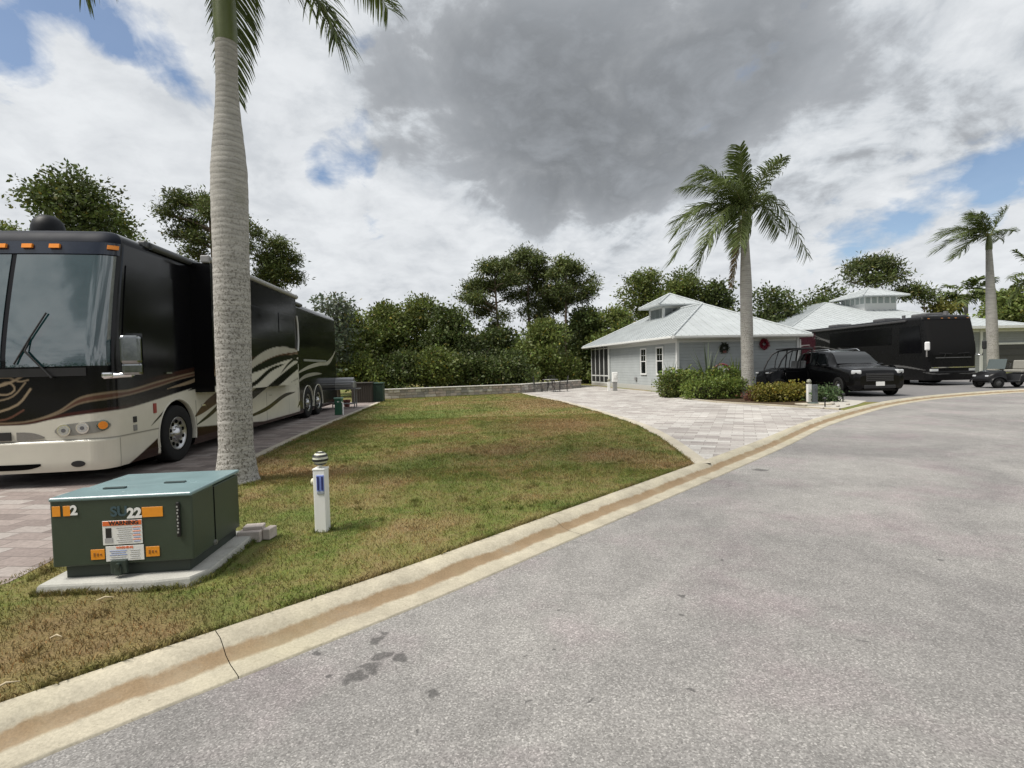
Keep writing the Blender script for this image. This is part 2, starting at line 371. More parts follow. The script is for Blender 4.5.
knor = np.stack([tang[:, 1], -tang[:, 0]], 1)        # towards the road
def sheet(name, poly, z, mat, **kw):
    mb = MB(); mb.add([(p[0], p[1], z) for p in poly], [tuple(range(len(poly)))]); o = mb.build(name, mat)
    return tag(o, kind='structure', **kw)
# one low base sheet to the horizon
sheet('ground', [(-1500, -1500), (1500, -1500), (1500, 1500), (-1500, 1500)], -.06, LAWN)
# road
kw_ = .445
edge = kpath + knor * kw_
mb = MB(); far = kpath + knor * 9.4
Pm = np.zeros((len(kpath), 2, 3)); Pm[:, 0, :2] = kpath + knor * (kw_ - .01); Pm[:, 1, :2] = far
mb.grid(Pm[:, ::-1], smooth=False); tag(mb.build('road', ASPH), kind='structure')
# lawn terrain on the left of the kerb
mb = MB(); Pm = np.zeros((len(kpath), 3, 3)); Pm[:, 0, :2] = kpath; Pm[:, :, 2] = Zl
outer = np.array([(-400, -57)] * 0 + [(kpath[i][0] - 400 if kpath[i][0] < 0 else kpath[i][0] * 1 - 400 * (1 - min(1, kpath[i][0] / 200)), 500) for i in range(len(kpath))])
poly = [tuple(p) for p in kpath] + [(200, 600), (-600, 600), (-600, -57.4)]
lw = sheet('lawn', poly, Zl, LAWN)
poly2 = [tuple(p) for p in (kpath + knor * 9.86)[::-1]] + [(-60, -600), (600, -600), (600, 27)]
sheet('lawn_across_the_road', poly2, Zl, LAWN)
# kerbs (profile swept)
KERB = bpy.data.materials.new('kerb_concrete'); t = nt(KERB)
uvn = t.nodes.new('ShaderNodeAttribute'); uvn.attribute_name = 'Col'
v = coords(t)
sp_ = t.nodes.new('ShaderNodeSeparateColor'); t.links.new(uvn.outputs[0], sp_.inputs[0])
acr = mth(t, 'ADD', sp_.outputs[0], mth(t, 'MULTIPLY', mth(t, 'SUBTRACT', noise(t, v, 3.2, 8, .72), .5), .24))
band = ramp(t, acr, [(.39, 0.0), (.43, 1.0), (.62, .95), (.67, 0.0)])
bs = mixc(t, .8, (.45, .41, .32), ramp(t, noise(t, v, 2.4, 8, .72), [(.32, .62), (.66, 1.12)]), 'MULTIPLY')
bs = mixc(t, .7, bs, ramp(t, noise(t, v, 60, 4, .75), [(.3, .7), (.7, 1.22)]), 'MULTIPLY')
mud = mixc(t, noise(t, v, 5, 5, .7), (.15, .10, .052), (.33, .235, .14))
mud = mixc(t, .6, mud, ramp(t, noise(t, v, 90, 3, .7), [(.3, .7), (.7, 1.25)]), 'MULTIPLY')
bs = mixc(t, mth(t, 'MULTIPLY', mth(t, 'MULTIPLY', band, ramp(t, noise(t, v, 1.6, 6, .7), [(.30, .70), (.52, 1.0)])), .95), bs, mud)
bs = mixc(t, ramp(t, noise(t, v, 7, 7, .75), [(.56, 0.0), (.72, .55)]), bs, (.24, .21, .16))
bs = mixc(t, ramp(t, noise(t, v, 38, 4, .75), [(.64, 0.0), (.70, .6)]), bs, (.16, .13, .09))
# green algae tint towards the far gutter, streaky
bs = mixc(t, mth(t, 'MULTIPLY', ramp(t, noise(t, v, 1.2, 5), [(.5, 0.0), (.7, 1.0)]), .25), bs, (.24, .23, .13))
finish(t, bs, .9, bump=noise(t, v, 80, 4, .7), bstr=.4, bdist=.004, spec=.25)
def kerb(sgn, base, name):
    prof = [(-.02, Zl - .05), (0, Zl + .006), (.015, Zl + .012), (.12, Zl + .004), (.17, .075), (.22, .040), (.30, .020), (kw_ - .01, .014), (kw_, .010), (kw_ + .01, -.03)]
    # pieces between contraction joints, each sheet cut by a thin groove
    Ls = np.concatenate([[0], np.cumsum(np.linalg.norm(np.diff(base, axis=0), axis=1))])
    V = []; C = []; F = []
    joint0 = Ls[np.argmin(np.linalg.norm(base - np.array([-1.75, 3.12]), axis=1))] if sgn > 0 else 0
    seg = 3.05
    k0 = math.ceil((Ls[0] - joint0) / seg); k1 = math.floor((Ls[-1] - joint0) / seg)
    ss = []
    for k in range(max(k0, -22), min(k1, 40)):
        a = joint0 + k * seg + .0022; b = joint0 + (k + 1) * seg - .0022
        ss.append(np.linspace(a, b, 11))
    nor = np.stack([np.gradient(base[:, 1]), -np.gradient(base[:, 0])], 1); nor /= np.linalg.norm(nor, axis=1)[:, None]
    npf = len(prof)
    for s in ss:
        bx = np.interp(s, Ls, base[:, 0]); by = np.interp(s, Ls, base[:, 1]); nx = np.interp(s, Ls, nor[:, 0]); ny = np.interp(s, Ls, nor[:, 1])
        b0 = len(V)
        for i in range(len(s)):
            for d, z in prof:
                V.append((bx[i] + sgn * nx[i] * d, by[i] + sgn * ny[i] * d, z)); C.append((max(0, d) / kw_, 0, 0))
        for i in range(len(s) - 1):
            for j in range(npf - 1):
                q = (b0 + i * npf + j, b0 + i * npf + j + 1, b0 + (i + 1) * npf + j + 1, b0 + (i + 1) * npf + j)
                F.append(q if sgn < 0 else q[::-1])
    o = fastmesh(name, np.array(V), np.array(F), KERB, None, np.array(C), True)
    return tag(o, kind='structure')
kerb(1, kpath, 'kerb')
kerb(-1, kpath + knor * 9.86, 'kerb_across_the_road')
mb = MB(); Pm = np.zeros((len(kpath), 2, 3)); Pm[:, 0, :2] = kpath + knor * .005; Pm[:, 1, :2] = kpath + knor * (kw_ - .02); Pm[:, :, 2] = -.02; Pm[:, 0, 2] = -.02
mb.grid(Pm[:, ::-1], smooth=False); tag(mb.build('kerb_bedding', M('dark_soil', (.03, .025, .02), .9)), kind='structure')

# driveway of the grey house
PAVE = paver_mat('driveway_pavers', [(.29, .265, .25), (.37, .345, .325), (.43, .405, .38), (.50, .485, .46)], math.radians(24), (.22, .2, .18), .46, .23)
def kerb_pts(x0, x1):
    return [tuple(p) for p in kpath if x0 < p[0] < x1]
dl = [(0.35, 29.7), (.95, 26.4), (2.0, 21.8), (2.75, 16.5), (3.08, 13.0), (3.02, 10.6), (2.74, 7.84)]
dr = [(9.75, 15.27), (8.6, 17.4), (7.55, 19.4), (7.15, 21.6), (7.35, 24.4), (7.9, 25.5), (5.5, 38), (4.0, 38.5), (2.6, 34.0)]
drive_poly = dl + kerb_pts(2.72, 9.7) + dr
sheet('driveway', drive_poly, Zl + .004, PAVE)
# pale border of the driveway
BORD = concrete_mat('border_concrete', (.46, .42, .34), (.33, .28, .2), .4)
def ribbon(name, pts, w, z, mat, h=.0):
    p = smooth_path(pts, 8); tg = np.gradient(p, axis=0); tg /= np.linalg.norm(tg, axis=1)[:, None]; nn = np.stack([tg[:, 1], -tg[:, 0]], 1)
    Pm = np.zeros((len(p), 4, 3)); Pm[:, 0, :2] = p; Pm[:, 1, :2] = p; Pm[:, 2, :2] = p + nn * w; Pm[:, 3, :2] = p + nn * w
    Pm[:, 0, 2] = z - .02; Pm[:, 1, 2] = z + h; Pm[:, 2, 2] = z + h; Pm[:, 3, 2] = z - .02
    mb = MB(); mb.grid(Pm[:, ::-1], smooth=False); return tag(mb.build(name, mat), kind='structure')
ribbon('driveway_border', dl[::-1], .24, Zl + .008, BORD)
# bed between the driveway and the house
MULCH = M('mulch', (.075, .055, .035), .95, 0, .5, 30, .1, 0, 60, .8)
GRAVEL = M('pale_gravel', (.42, .40, .36), .9, 0, .4, 60, .2, 0, 80, .8)
sheet('planting_bed', [(9.3, 16.6), (8.75, 17.6), (7.75, 19.5), (7.35, 21.6), (7.55, 24.0), (8.35, 25.8), (15.2, 27.1), (14.2, 24.4), (11.9, 20.9), (10.9, 18.6)], Zl + .006, MULCH)
sheet('gravel_patch', [(9.62, 15.55), (9.35, 16.6), (10.9, 18.5), (12.1, 19.6), (12.5, 18.3), (11.2, 16.9), (10.1, 15.9)], Zl + .008, GRAVEL)
ribbon('bed_edging', [(9.72, 15.45), (8.72, 17.35), (7.68, 19.3), (7.26, 21.6), (7.45, 24.3)], .09, Zl + .004, BORD, .04)
# neighbour's drive where the black vehicles stand
TARM = M('grey_driveway', (.17, .165, .165), .85, 0, .2, 3, .3, 0, 60, .4)
sheet('neighbour_driveway', kerb_pts(12.4, 29)+ [(29, 42), (15.4, 42), (15.6, 28), (14.6, 25.2), (12.2, 21.0), (11.5, 18.3)], Zl + .005, TARM)
# coach pad on the left
PAD = paver_mat('pad_pavers', [(.17, .14, .13), (.235, .195, .18), (.29, .245, .225), (.33, .30, .28)], math.radians(6), (.14, .12, .11), .42, .21)
sheet('coach_pad', [(-3.86, 3.9), (-4.02, 4.9), (-4.25, 7.0), (-4.62, 9.2), (-5.04, 12.3), (-5.45, 16.4), (-6.3, 25.2), (-14, 25.0), (-11.5, 4.0), (-8.5, -3.4), (-7.5, -2.3), (-5.0, 1.3)], Zl - .0 + .003, PAD)
ribbon('pad_edge', [(-6.32, 25.2), (-5.47, 16.4), (-5.06, 12.3), (-4.64, 9.2), (-4.27, 7.0), (-4.04, 4.9)], .16, Zl + .006, BORD)

# grass blades
def in_poly(x, y, poly):
    ins = np.zeros(len(x), bool); n = len(poly)
    for i in range(n):
        x1, y1 = poly[i]; x2, y2 = poly[(i + 1) % n]
        c = ((y1 > y) != (y2 > y)) & (x < (x2 - x1) * (y - y1) / (y2 - y1 + 1e-12) + x1)
        ins ^= c
    return ins
grass_poly = [(-3.92, 3.9), (-4.06, 4.9), (-4.28, 7.0), (-4.66, 9.2), (-5.08, 12.3), (-5.5, 16.4), (-6.3, 25), (-6.6, 26.6), (-3.2, 28.1), (.3, 29.4)] + \
             [(p[0] - .02, p[1]) for p in dl] + [tuple(p - n_ * .01) for p, n_ in zip(kpath[::-1], knor[::-1]) if -5 < p[0] < 2.7] + [(-5.0, .6), (-4.3, 2.6)]
def blades(n, ymin, ymax, h, w, dens_pow):
    y = ymin + (ymax - ymin) * rng.random(n) ** dens_pow; x = rng.uniform(-7, 3.4, n)
    k = in_poly(x, y, grass_poly)
    k &= ~((x > -3.6) & (x < -2.25) & (y > 3.78) & (y < 5.0)) & ~((x + 3.94) ** 2 + (y - 7.34) ** 2 < .07)
    x, y = x[k], y[k]; n = len(x)
    # tussocks: density follows a coarse pattern
    den = .55 + .45 * np.sin(x * 5.1 + 1.3 * np.sin(y * 3.7)) * np.sin(y * 4.3 + 1.7 * np.sin(x * 2.9))
    kk = rng.random(n) < .45 + .55 * den; x, y = x[kk], y[kk]; n = len(x)
    a = rng.uniform(0, 2 * PI, n); H = h * rng.uniform(.45, 1.25, n); lean = rng.uniform(.2, 1.1, n) * H; la = rng.uniform(0, 2 * PI, n)
    W = w * rng.uniform(.6, 1.3, n)
    b = np.stack([x, y, np.full(n, Zl)], 1); s = np.stack([np.cos(a) * W, np.sin(a) * W, 0 * a], 1)
    tip = b + np.stack([np.cos(la) * lean, np.sin(la) * lean, H], 1)
    mid = b + np.stack([np.cos(la) * lean * .35, np.sin(la) * lean * .35, H * .62], 1)
    V = np.stack([b - s, b + s, mid + s * .7, tip, mid - s * .7], 1).reshape(-1, 3)
    F = np.arange(n * 5).reshape(n, 5)
    c = rng.uniform(.75, 1.55, (n, 1)) * np.array([[1, 1, 1]]); straw = rng.random(n) < .22; c[straw] *= np.array([1.55, 1.25, 1.15])
    return V, F, np.repeat(c, 5, axis=0)
BL = blade_mat()
def edge_tufts(paths, n, h, w):
    out = []
    for pth, dens, side_ in paths:
        p = np.array(pth, float); L = np.concatenate([[0], np.cumsum(np.linalg.norm(np.diff(p, axis=0), axis=1))]); m = int(L[-1] * dens)
        q = rng.uniform(0, L[-1], m); keep = rng.random(m) < .35 + .65 * (np.sin(q * 3.1) * np.sin(q * 7.7 + 1) > -.2); q = q[keep]
        x = np.interp(q, L, p[:, 0]) + rng.normal(0, .012, len(q)) + side_[0]; y = np.interp(q, L, p[:, 1]) + rng.normal(0, .012, len(q)) + side_[1]
        out.append(np.stack([x, y], 1))
    xy = np.vstack(out); n = len(xy); x, y = xy[:, 0], xy[:, 1]
    a = rng.uniform(0, 2 * PI, n); H = h * rng.uniform(.5, 1.5, n); lean = rng.uniform(.3, 1.3, n) * H; la = rng.uniform(0, 2 * PI, n); W = w * rng.uniform(.6, 1.3, n)
    b = np.stack([x, y, np.full(n, Zl)], 1); s = np.stack([np.cos(a) * W, np.sin(a) * W, 0 * a], 1)
    tip = b + np.stack([np.cos(la) * lean, np.sin(la) * lean, H], 1); mid = b + np.stack([np.cos(la) * lean * .35, np.sin(la) * lean * .35, H * .62], 1)
    V = np.stack([b - s, b + s, mid + s * .7, tip, mid - s * .7], 1).reshape(-1, 3)
    return V, np.arange(n * 5).reshape(n, 5), np.repeat(rng.uniform(.8, 1.6, (n, 1)) * np.ones((1, 3)), 5, axis=0)
kk_ = [tuple(p) for p in kpath if -5 < p[0] < 2.7]
circ = lambda cx, cy, r_: [(cx + r_ * math.cos(a), cy + r_ * math.sin(a)) for a in np.linspace(0, 2 * PI, 20)]
_c, _s = math.cos(math.radians(6)), math.sin(math.radians(6))
padp = [(-2.42 + _c * a - _s * b_, 3.84 + _s * a + _c * b_) for a, b_ in [(-1.04, 1.0), (-1.04, -.09), (-.20, -.14), (.03, -.11), (.12, .05), (.12, 1.02)]]
VE, FE, CE = edge_tufts([(kk_, 900, (-.01, .012)), (padp, 900, (0, 0)), (circ(-3.94, 7.34, .34), 900, (0, 0)), (circ(*G(323, 531, Zl), .075), 700, (0, 0)), (dl, 260, (-.02, 0)),
                         ([(-3.92, 3.9), (-4.06, 4.9), (-4.28, 7.0), (-4.66, 9.2), (-5.08, 12.3), (-5.5, 16.4), (-6.3, 25)], 400, (.20, 0))], 0, .038, .003)
wd = []
for i in range(130):
    while True:
        cx, cy = rng.uniform(-4.5, 2.6), rng.uniform(2.4, 12)
        if in_poly(np.array([cx]), np.array([cy]), grass_poly)[0] and not (-3.7 < cx < -2.1 and 3.6 < cy < 5.1): break
    wd.append((circ(cx, cy, rng.uniform(.01, .05)), 160, (0, 0)))
VW, FWD, CW = edge_tufts(wd, 0, .04, .004)
V1, F1, C1 = blades(230000, 2.2, 8.0, .026, .0026, 1.0)
V2, F2, C2 = blades(170000, 7.0, 16, .030, .0045, 1.0)
V3, F3, C3 = blades(60000, 14, 29, .035, .009, 1.0)
V = np.vstack([V1, V2, V3, VE, VW]); o_ = np.cumsum([0, len(V1), len(V2), len(V3), len(VE)]); F = np.vstack([F1 + o_[0], F2 + o_[1], F3 + o_[2], FE + o_[3], FWD + o_[4]])
tag(fastmesh('grass', V, F, BL, None, np.vstack([C1, C2, C3, CE, CW])), 'short patchy green and brown grass of the empty lot', 'grass', kind='stuff')

# ------------------------------------------------------------------ foliage tools
def leaf_mat(name, c, var=.35, transl=.3, rough=.55):
    m = bpy.data.materials.new(name); t = nt(m); v = coords(t)
    at = t.nodes.new('ShaderNodeAttribute'); at.attribute_name = 'Col'
    b = mixc(t, 1.0, c, at.outputs[0], 'MULTIPLY')
    b = mixc(t, .6, b, ramp(t, noise(t, v, 1.1, 3), [(.3, (.75, .78, .7)), (.7, (1.25, 1.22, 1.2))]), 'MULTIPLY')
    finish(t, b, rough, spec=.35, transl=transl); return m
LF = {'dark': leaf_mat('leaf_dark', (.068, .092, .026)), 'mid': leaf_mat('leaf_mid', (.115, .145, .036)), 'yellow': leaf_mat('leaf_yellow', (.150, .150, .032)),
      'pine': leaf_mat('needle', (.082, .104, .030), transl=.2), 'grey': leaf_mat('leaf_grey', (.10, .125, .085)), 'palm': leaf_mat('frond_green', (.088, .118, .032), transl=.25),
      'hedge': leaf_mat('leaf_hedge', (.115, .155, .032)), 'red': leaf_mat('leaf_red', (.16, .07, .05)), 'bark_': None}
def bark_mat(name, c, sc_=6):
    m = bpy.data.materials.new(name); t = nt(m); v = coords(t, scale=(1, 1, .25))
    n = noise(t, v, sc_ * 3, 6, .7); finish(t, ramp(t, n, [(.3, tuple(x * .5 for x in c)), (.7, tuple(min(1, x * 1.3) for x in c))]), .9, bump=n, bstr=.7, bdist=.03, spec=.2); return m
BARK = bark_mat('bark', (.13, .105, .08)); PBARK = bark_mat('pine_bark', (.17, .13, .10))
def leaves(C, L, asp, jit=.35, outward=None, flat=0.0, r=rng):
    """diamond leaves at points C with length L"""
    n = len(C); d = r.normal(size=(n, 3))
    if outward is not None: d = d + outward * 1.3
    d[:, 2] *= (1 - flat); d /= np.linalg.norm(d, axis=1)[:, None]
    u = np.cross(d, r.normal(size=(n, 3))); u /= np.linalg.norm(u, axis=1)[:, None]
    Ls = L * r.uniform(1 - jit, 1 + jit, n)[:, None]
    mid = C + d * Ls * .45
    V = np.stack([C, mid + u * Ls * asp, C + d * Ls, mid - u * Ls * asp], 1).reshape(-1, 3)
    return V, np.arange(n * 4).reshape(n, 4)
def crown(name, clumps, n, L, asp, mat, parent, flat=0, r=None, tone=(1, 1, 1), shell=.55):
    """clumps: (cx,cy,cz,rx,ry,rz) local; leaves lie in loose shells broken into twigs"""
    r = r or rng
    cl = np.array(clumps); vol = (cl[:, 3] * cl[:, 4] * cl[:, 5]) ** .667; pr = vol / vol.sum()
    # twig centres, then leaves round each
    nt_ = max(12, n // 14); k = r.choice(len(cl), nt_, p=pr)
    d = r.normal(size=(nt_, 3)); d /= np.linalg.norm(d, axis=1)[:, None]
    rad = (r.uniform(shell, 1.05, nt_) * (1 + .38 * r.random(nt_) * (r.random(nt_) < .22)))[:, None]
    tw = cl[k, :3] + d * rad * cl[k, 3:]
    kk = r.integers(0, nt_, n); spread = L * 1.5
    C = tw[kk] + r.normal(size=(n, 3)) * spread * np.array([1, 1, .6])
    V, F = leaves(C, L, asp, .55, d[kk], flat, r)
    tv = (r.uniform(.6, 1.45, nt_) * r.uniform(.8, 1.25, len(cl))[k])[kk] * r.uniform(.8, 1.25, n)
    c = tv[:, None] * np.array(tone)[None, :] * (1 + r.normal(size=(n, 3)) * .06)
    old = r.random(n) < .03; c[old] *= np.array([1.9, 1.3, .9])
    return fastmesh(name, V, F, mat, parent, np.repeat(np.clip(c, .05, 3), 4, axis=0))
def trunk_limbs(h, r0, spread, n, r, mat, parent, fork=.45, name='trunk'):
    mb = MB(); top = np.array([r.normal() * .12 * h * .3, r.normal() * .1 * h * .3, h])
    zs = np.linspace(0, 1, 9)
    pts = [np.array([top[0] * s ** 1.4 + .03 * math.sin(s * 7) * h * .3, top[1] * s ** 1.3, h * s]) for s in zs]
    mb.tube(pts, [r0 * (1.35 if s == 0 else 1) * (1 - .8 * s) for s in zs], 8)
    for i in range(n):
        s0 = r.uniform(fork, .95); b = np.array([np.interp(s0, zs, [p[j] for p in pts]) for j in range(3)])
        a = r.uniform(0, 2 * PI); ln = spread * r.uniform(.5, 1) * (1.15 - s0 * .5)
        e = b + np.array([math.cos(a) * ln, math.sin(a) * ln, ln * r.uniform(.25, .9)])
        m_ = (b + e) / 2 + np.array([0, 0, -.08 * ln])
        mb.tube([b, m_, e], [r0 * .42 * (1 - .5 * s0), r0 * .28 * (1 - .5 * s0), r0 * .08], 5)
    return mb.build(name, mat, parent)
def broad_tree(x, y, H, W, label, cat='tree', group=None, base=.35, n=7000, L=.20, kind='mid', seed=0, nclump=14, D=None, tone=(1, 1, 1), z0=Zl, name='tree', shell=.5, top=1.0):
    r = np.random.default_rng(1000 + seed); D = D or W
    root = empty(name, (x, y, z0), 0, label=label, cat=cat, group=group)
    trunk_limbs(H * .85, max(.07, H * .022), W * .42, 9, r, BARK, root, max(.2, base * .8))
    cl = []; ch = H * (1 - base)
    for i in range(nclump):
        a = r.uniform(0, 2 * PI); q = math.sqrt(r.random()) * .72; f = r.random() ** .8
        prof = math.sin(PI * min(1, .18 + f * .78)) ** .6
        cr = .5 * W * (.22 + .26 * r.random())
        cx = math.cos(a) * q * W * .5 * prof; cy = math.sin(a) * q * D * .5 * prof
        cz = H * base + cr * .6 + f * (ch - cr * 1.5)
        cl.append((cx, cy, cz, cr * 1.15, cr * 1.15, cr * .8))
    cl.append((0, 0, H - .42 * W * top * .5, .42 * W * .5, .42 * D * .5, .42 * W * .45))
    crown('crown', cl, n, L, .30, LF[kind], root, 0, r, tone, shell)
    return root
def pine_tree(x, y, H, W, label, group=None, seed=0, crown_from=.6, n=8000, clumps=None, lean=(0, 0), L=.26):
    r = np.random.default_rng(2000 + seed)
    root = empty('pine_tree', (x, y, Zl), 0, label=label, cat='tree', group=group)
    mb = MB(); zs = np.linspace(0, 1, 10)
    pts = [np.array([lean[0] * s ** 1.3 + .12 * math.sin(4 * s + seed), lean[1] * s + .08 * math.sin(5 * s + seed), H * .94 * s]) for s in zs]
    r0 = .016 * H
    mb.tube(pts, [r0 * (1.3 if s == 0 else 1.05 - .8 * s) for s in zs], 8)
    cl = []
    if clumps is None:
        clumps = []
        for i in range(15):
            f = r.random() ** .8; a = r.uniform(0, 2 * PI); q = math.sqrt(r.random()) * (1.05 - .75 * f ** 1.5)
            clumps.append((math.cos(a) * q * W * .5, math.sin(a) * q * W * .5, H * crown_from + f * H * (.95 - crown_from), W * r.uniform(.13, .24)))
    for cx, cy, cz, cr in clumps:
        cl.append((cx + lean[0], cy + lean[1], cz, cr * .72, cr * .72, cr * .50))
        s0 = max(.3, min(.93, (cz - abs(cx) * .45) / (H * .94))); b = np.array([np.interp(s0, zs, [p[j] for p in pts]) for j in range(3)])
        e = np.array([cx + lean[0], cy + lean[1], cz - cr * .2])
        mb.tube([b, (b + e) / 2 + np.array([0, 0, .1]), e], [r0 * .42, r0 * .30, r0 * .14], 5)
        for _k in range(3): e2 = e + r.normal(size=3) * cr * np.array([.7, .7, .35]); mb.tube([(b + e) / 2 + np.array([0, 0, .1]), (e + e2) / 2, e2], [r0 * .2, r0 * .14, r0 * .06], 4)
    mb.build('trunk', PBARK, root)
    crown('crown', cl, int(n * 1.25), L * .85, .15, LF['pine'], root, 0, r, (1, 1, 1), .15)
    return root

# ------------------------------------------------------------------ palms
TRUNKM = bpy.data.materials.new('royal_palm_trunk'); t = nt(TRUNKM); v = coords(t)
vs_ = coords(t, scale=(1, 1, 6))
rings = t.nodes.new('ShaderNodeTexWave'); rings.wave_type = 'BANDS'; rings.bands_direction = 'Z'; rings.inputs['Scale'].default_value = 4.2; rings.inputs['Distortion'].default_value = 3.2; rings.inputs['Detail'].default_value = 3; rings.inputs['Detail Scale'].default_value = 1.4
t.links.new(v, rings.inputs['Vector'])
b = mixc(t, .7, (.40, .388, .362), ramp(t, noise(t, vs_, 3, 5, .6), [(.3, .68), (.7, 1.22)]), 'MULTIPLY')
b = mixc(t, 1.0, b, ramp(t, rings.outputs['Fac'], [(.0, .80), (.22, 1.0), (1, 1.03)]), 'MULTIPLY')
spots = noise(t, v, 34, 5, .75)
sz_ = t.nodes.new('ShaderNodeSeparateXYZ'); t.links.new(v, sz_.inputs[0])
low_ = ramp(t, mth(t, 'DIVIDE', sz_.outputs[2], 5.0), [(0.0, 1.0), (.55, .85), (.8, .25), (1.0, .12)])
b = mixc(t, mth(t, 'MULTIPLY', ramp(t, spots, [(.51, 0.0), (.57, .85)]), low_), b, (.085, .075, .06))
b = mixc(t, ramp(t, noise(t, v, 7, 6, .7), [(.55, 0.0), (.66, .55)]), b, (.42, .41, .385))
b = mixc(t, ramp(t, noise(t, v, 2.2, 4, .6), [(.60, 0.0), (.75, .4)]), b, (.13, .14, .085))
finish(t, b, .92, bump=mth(t, 'ADD', rings.outputs['Fac'], mth(t, 'MULTIPLY', spots, 1.2)), bstr=.28, bdist=.008, spec=.2)
SHAFT = M('crownshaft_green', (.11, .135, .045), .45, 0, .3, 5)
RACH = M('frond_rib', (.16, .17, .06), .5)
DEAD = leaf_mat('dry_frond', (.20, .15, .09), transl=.1)
def bez(p0, p1, p2, n):
    s = np.linspace(0, 1, n)[:, None]; return (1 - s) ** 2 * p0 + 2 * s * (1 - s) * p1 + s * s * p2
def frond(parent, p0, p1, p2, ll, mat, r, n=80, w=.018, name='frond', wind=(0, 0, 0), droop=.5, plum=.6):
    p0, p1, p2 = (np.array(q, float) for q in (p0, p1, p2))
    R = bez(p0, p1, p2, n + 8); T = np.gradient(R, axis=0); T /= np.linalg.norm(T, axis=1)[:, None]
    Vs = []; Fs = []; b0 = 0
    upv = np.array([0, 0, 1.])
    for i in range(8, n + 8):
        s = (i - 8) / n; tg = T[i]
        side = np.cross(tg, upv)
        if np.linalg.norm(side) < .2: side = np.array([1., .3, 0])
        side /= np.linalg.norm(side); nrm = np.cross(side, tg)
        Ln = ll * (.45 + .55 * math.sin(PI * min(1, .12 + s * .80))) * r.uniform(.85, 1.1)
        for sg in (-1, 1):
            ph = r.uniform(-plum, plum); dv = sg * side * math.cos(ph) + nrm * (math.sin(ph) + .1)
            dv = dv * .82 + tg * (.45 + .5 * s); dv /= np.linalg.norm(dv)
            g = np.array([wind[0], wind[1], -1.0 + wind[2]]) * droop
            a = R[i]; q1 = a + dv * Ln * .4 + g * Ln * .06; q2 = a + dv * Ln * .75 + g * Ln * .28; q3 = a + dv * Ln * .92 + g * Ln * .62
            wd = np.cross(dv, nrm + r.normal(size=3) * .4); wd /= np.linalg.norm(wd)
            W = w * r.uniform(.8, 1.2)
            Vs += [a - wd * W * .5, a + wd * W * .5, q1 + wd * W, q1 - wd * W, q2 + wd * W * .8, q2 - wd * W * .8, q3 + wd * W * .12, q3 - wd * W * .12]
            Fs += [(b0, b0 + 1, b0 + 2, b0 + 3), (b0 + 3, b0 + 2, b0 + 4, b0 + 5), (b0 + 5, b0 + 4, b0 + 6, b0 + 7)]; b0 += 8
    V = np.array(Vs); F = np.array(Fs)
    c = np.repeat(r.uniform(.7, 1.35, (len(V) // 8, 1)) * np.ones((1, 3)), 8, axis=0); 
    o = fastmesh(name, V, F, mat, parent, c)
    mb = MB(); mb.tube(R[::4], np.linspace(.028, .006, len(R[::4])) * (1 if w > .012 else .8), 5); mb.build('rib', RACH, o)
    return o
def palm(x, y, prof, label, fronds, ll, seed, lean=(0, 0), shaft=None, w=.018, n=80, group=None, z0=Zl, spear=True, cat='palm tree', droop=.5, wind=(0, 0, 0)):
    """prof: list of (z, radius); lean: top offset; shaft: (z0,z1,r0,r1); fronds: (ctrl, tip) offsets from the crown point"""
    r = np.random.default_rng(3000 + seed)
    root = empty('palm_tree', (x, y, z0), 0, label=label, cat=cat, group=group)
    zs = [p[0] for p in prof]; rs = [p[1] for p in prof]; H = zs[-1]
    nn = int(H / .055); Z = np.linspace(0, H, nn); Rr = np.interp(Z, zs, rs)
    Rr = Rr * (1 + .006 * (np.arange(nn) % 2)) + r.normal(size=nn) * .0012
    an = np.arange(28) * 2 * PI / 28
    Pm = np.zeros((nn, 29, 3))
    for k in range(29):
        a = 2 * PI * k / 28
        wob = 1 + .02 * math.sin(3 * a + 1) + .012 * np.sin(Z * 3 + 2 * a)
        root_ = np.exp(-Z * 9) * (.05 * math.sin(9 * a) + .03 * math.sin(23 * a)); wob = wob + root_
        Pm[:, k, 0] = lean[0] * (Z / H) ** 1.2 + np.cos(a) * Rr * wob; Pm[:, k, 1] = lean[1] * (Z / H) ** 1.2 + np.sin(a) * Rr * wob; Pm[:, k, 2] = Z
    mb = MB(); mb.grid(Pm[:, ::-1]); mb.add([Pm[-1, k] for k in range(28)], [tuple(range(28))]); mb.build('trunk', TRUNKM, root)
    zt = H
    if shaft:
        s0, s1, r0, r1 = shaft
        mb = MB(); P_ = [(r0, s0), (r0 * 1.06, s0 + .1), (r0 * 1.03, s0 + (s1 - s0) * .4), ((r0 + r1) / 2, s0 + (s1 - s0) * .75), (r1, s1)]
        mb.lathe(P_, 20, 0, (None, (lean[0], lean[1], 0))); mb.build('crownshaft', SHAFT, root); zt = s1
    cp = np.array([lean[0], lean[1], zt])
    for f in fronds:
        ct, tp = np.array(f[0], float), np.array(f[1], float)
        o0 = np.array([ct[0], ct[1], 0]); o0 = o0 / max(np.linalg.norm(o0), .2) * .06
        frond(root, cp + o0, cp + ct, cp + tp, f[2] if len(f) > 2 else ll, DEAD if len(f) > 3 and f[3] == 'dead' else LF['palm'], r, n, w, wind=wind, droop=droop)
    if spear:
        mb = MB(); mb.tube([cp + np.array([0, 0, -.2]), cp + np.array([.05, 0, .7]), cp + np.array([.15, 0, 1.7])], [.05, .03, .006], 6); mb.build('spear_leaf', RACH, root)
    return root
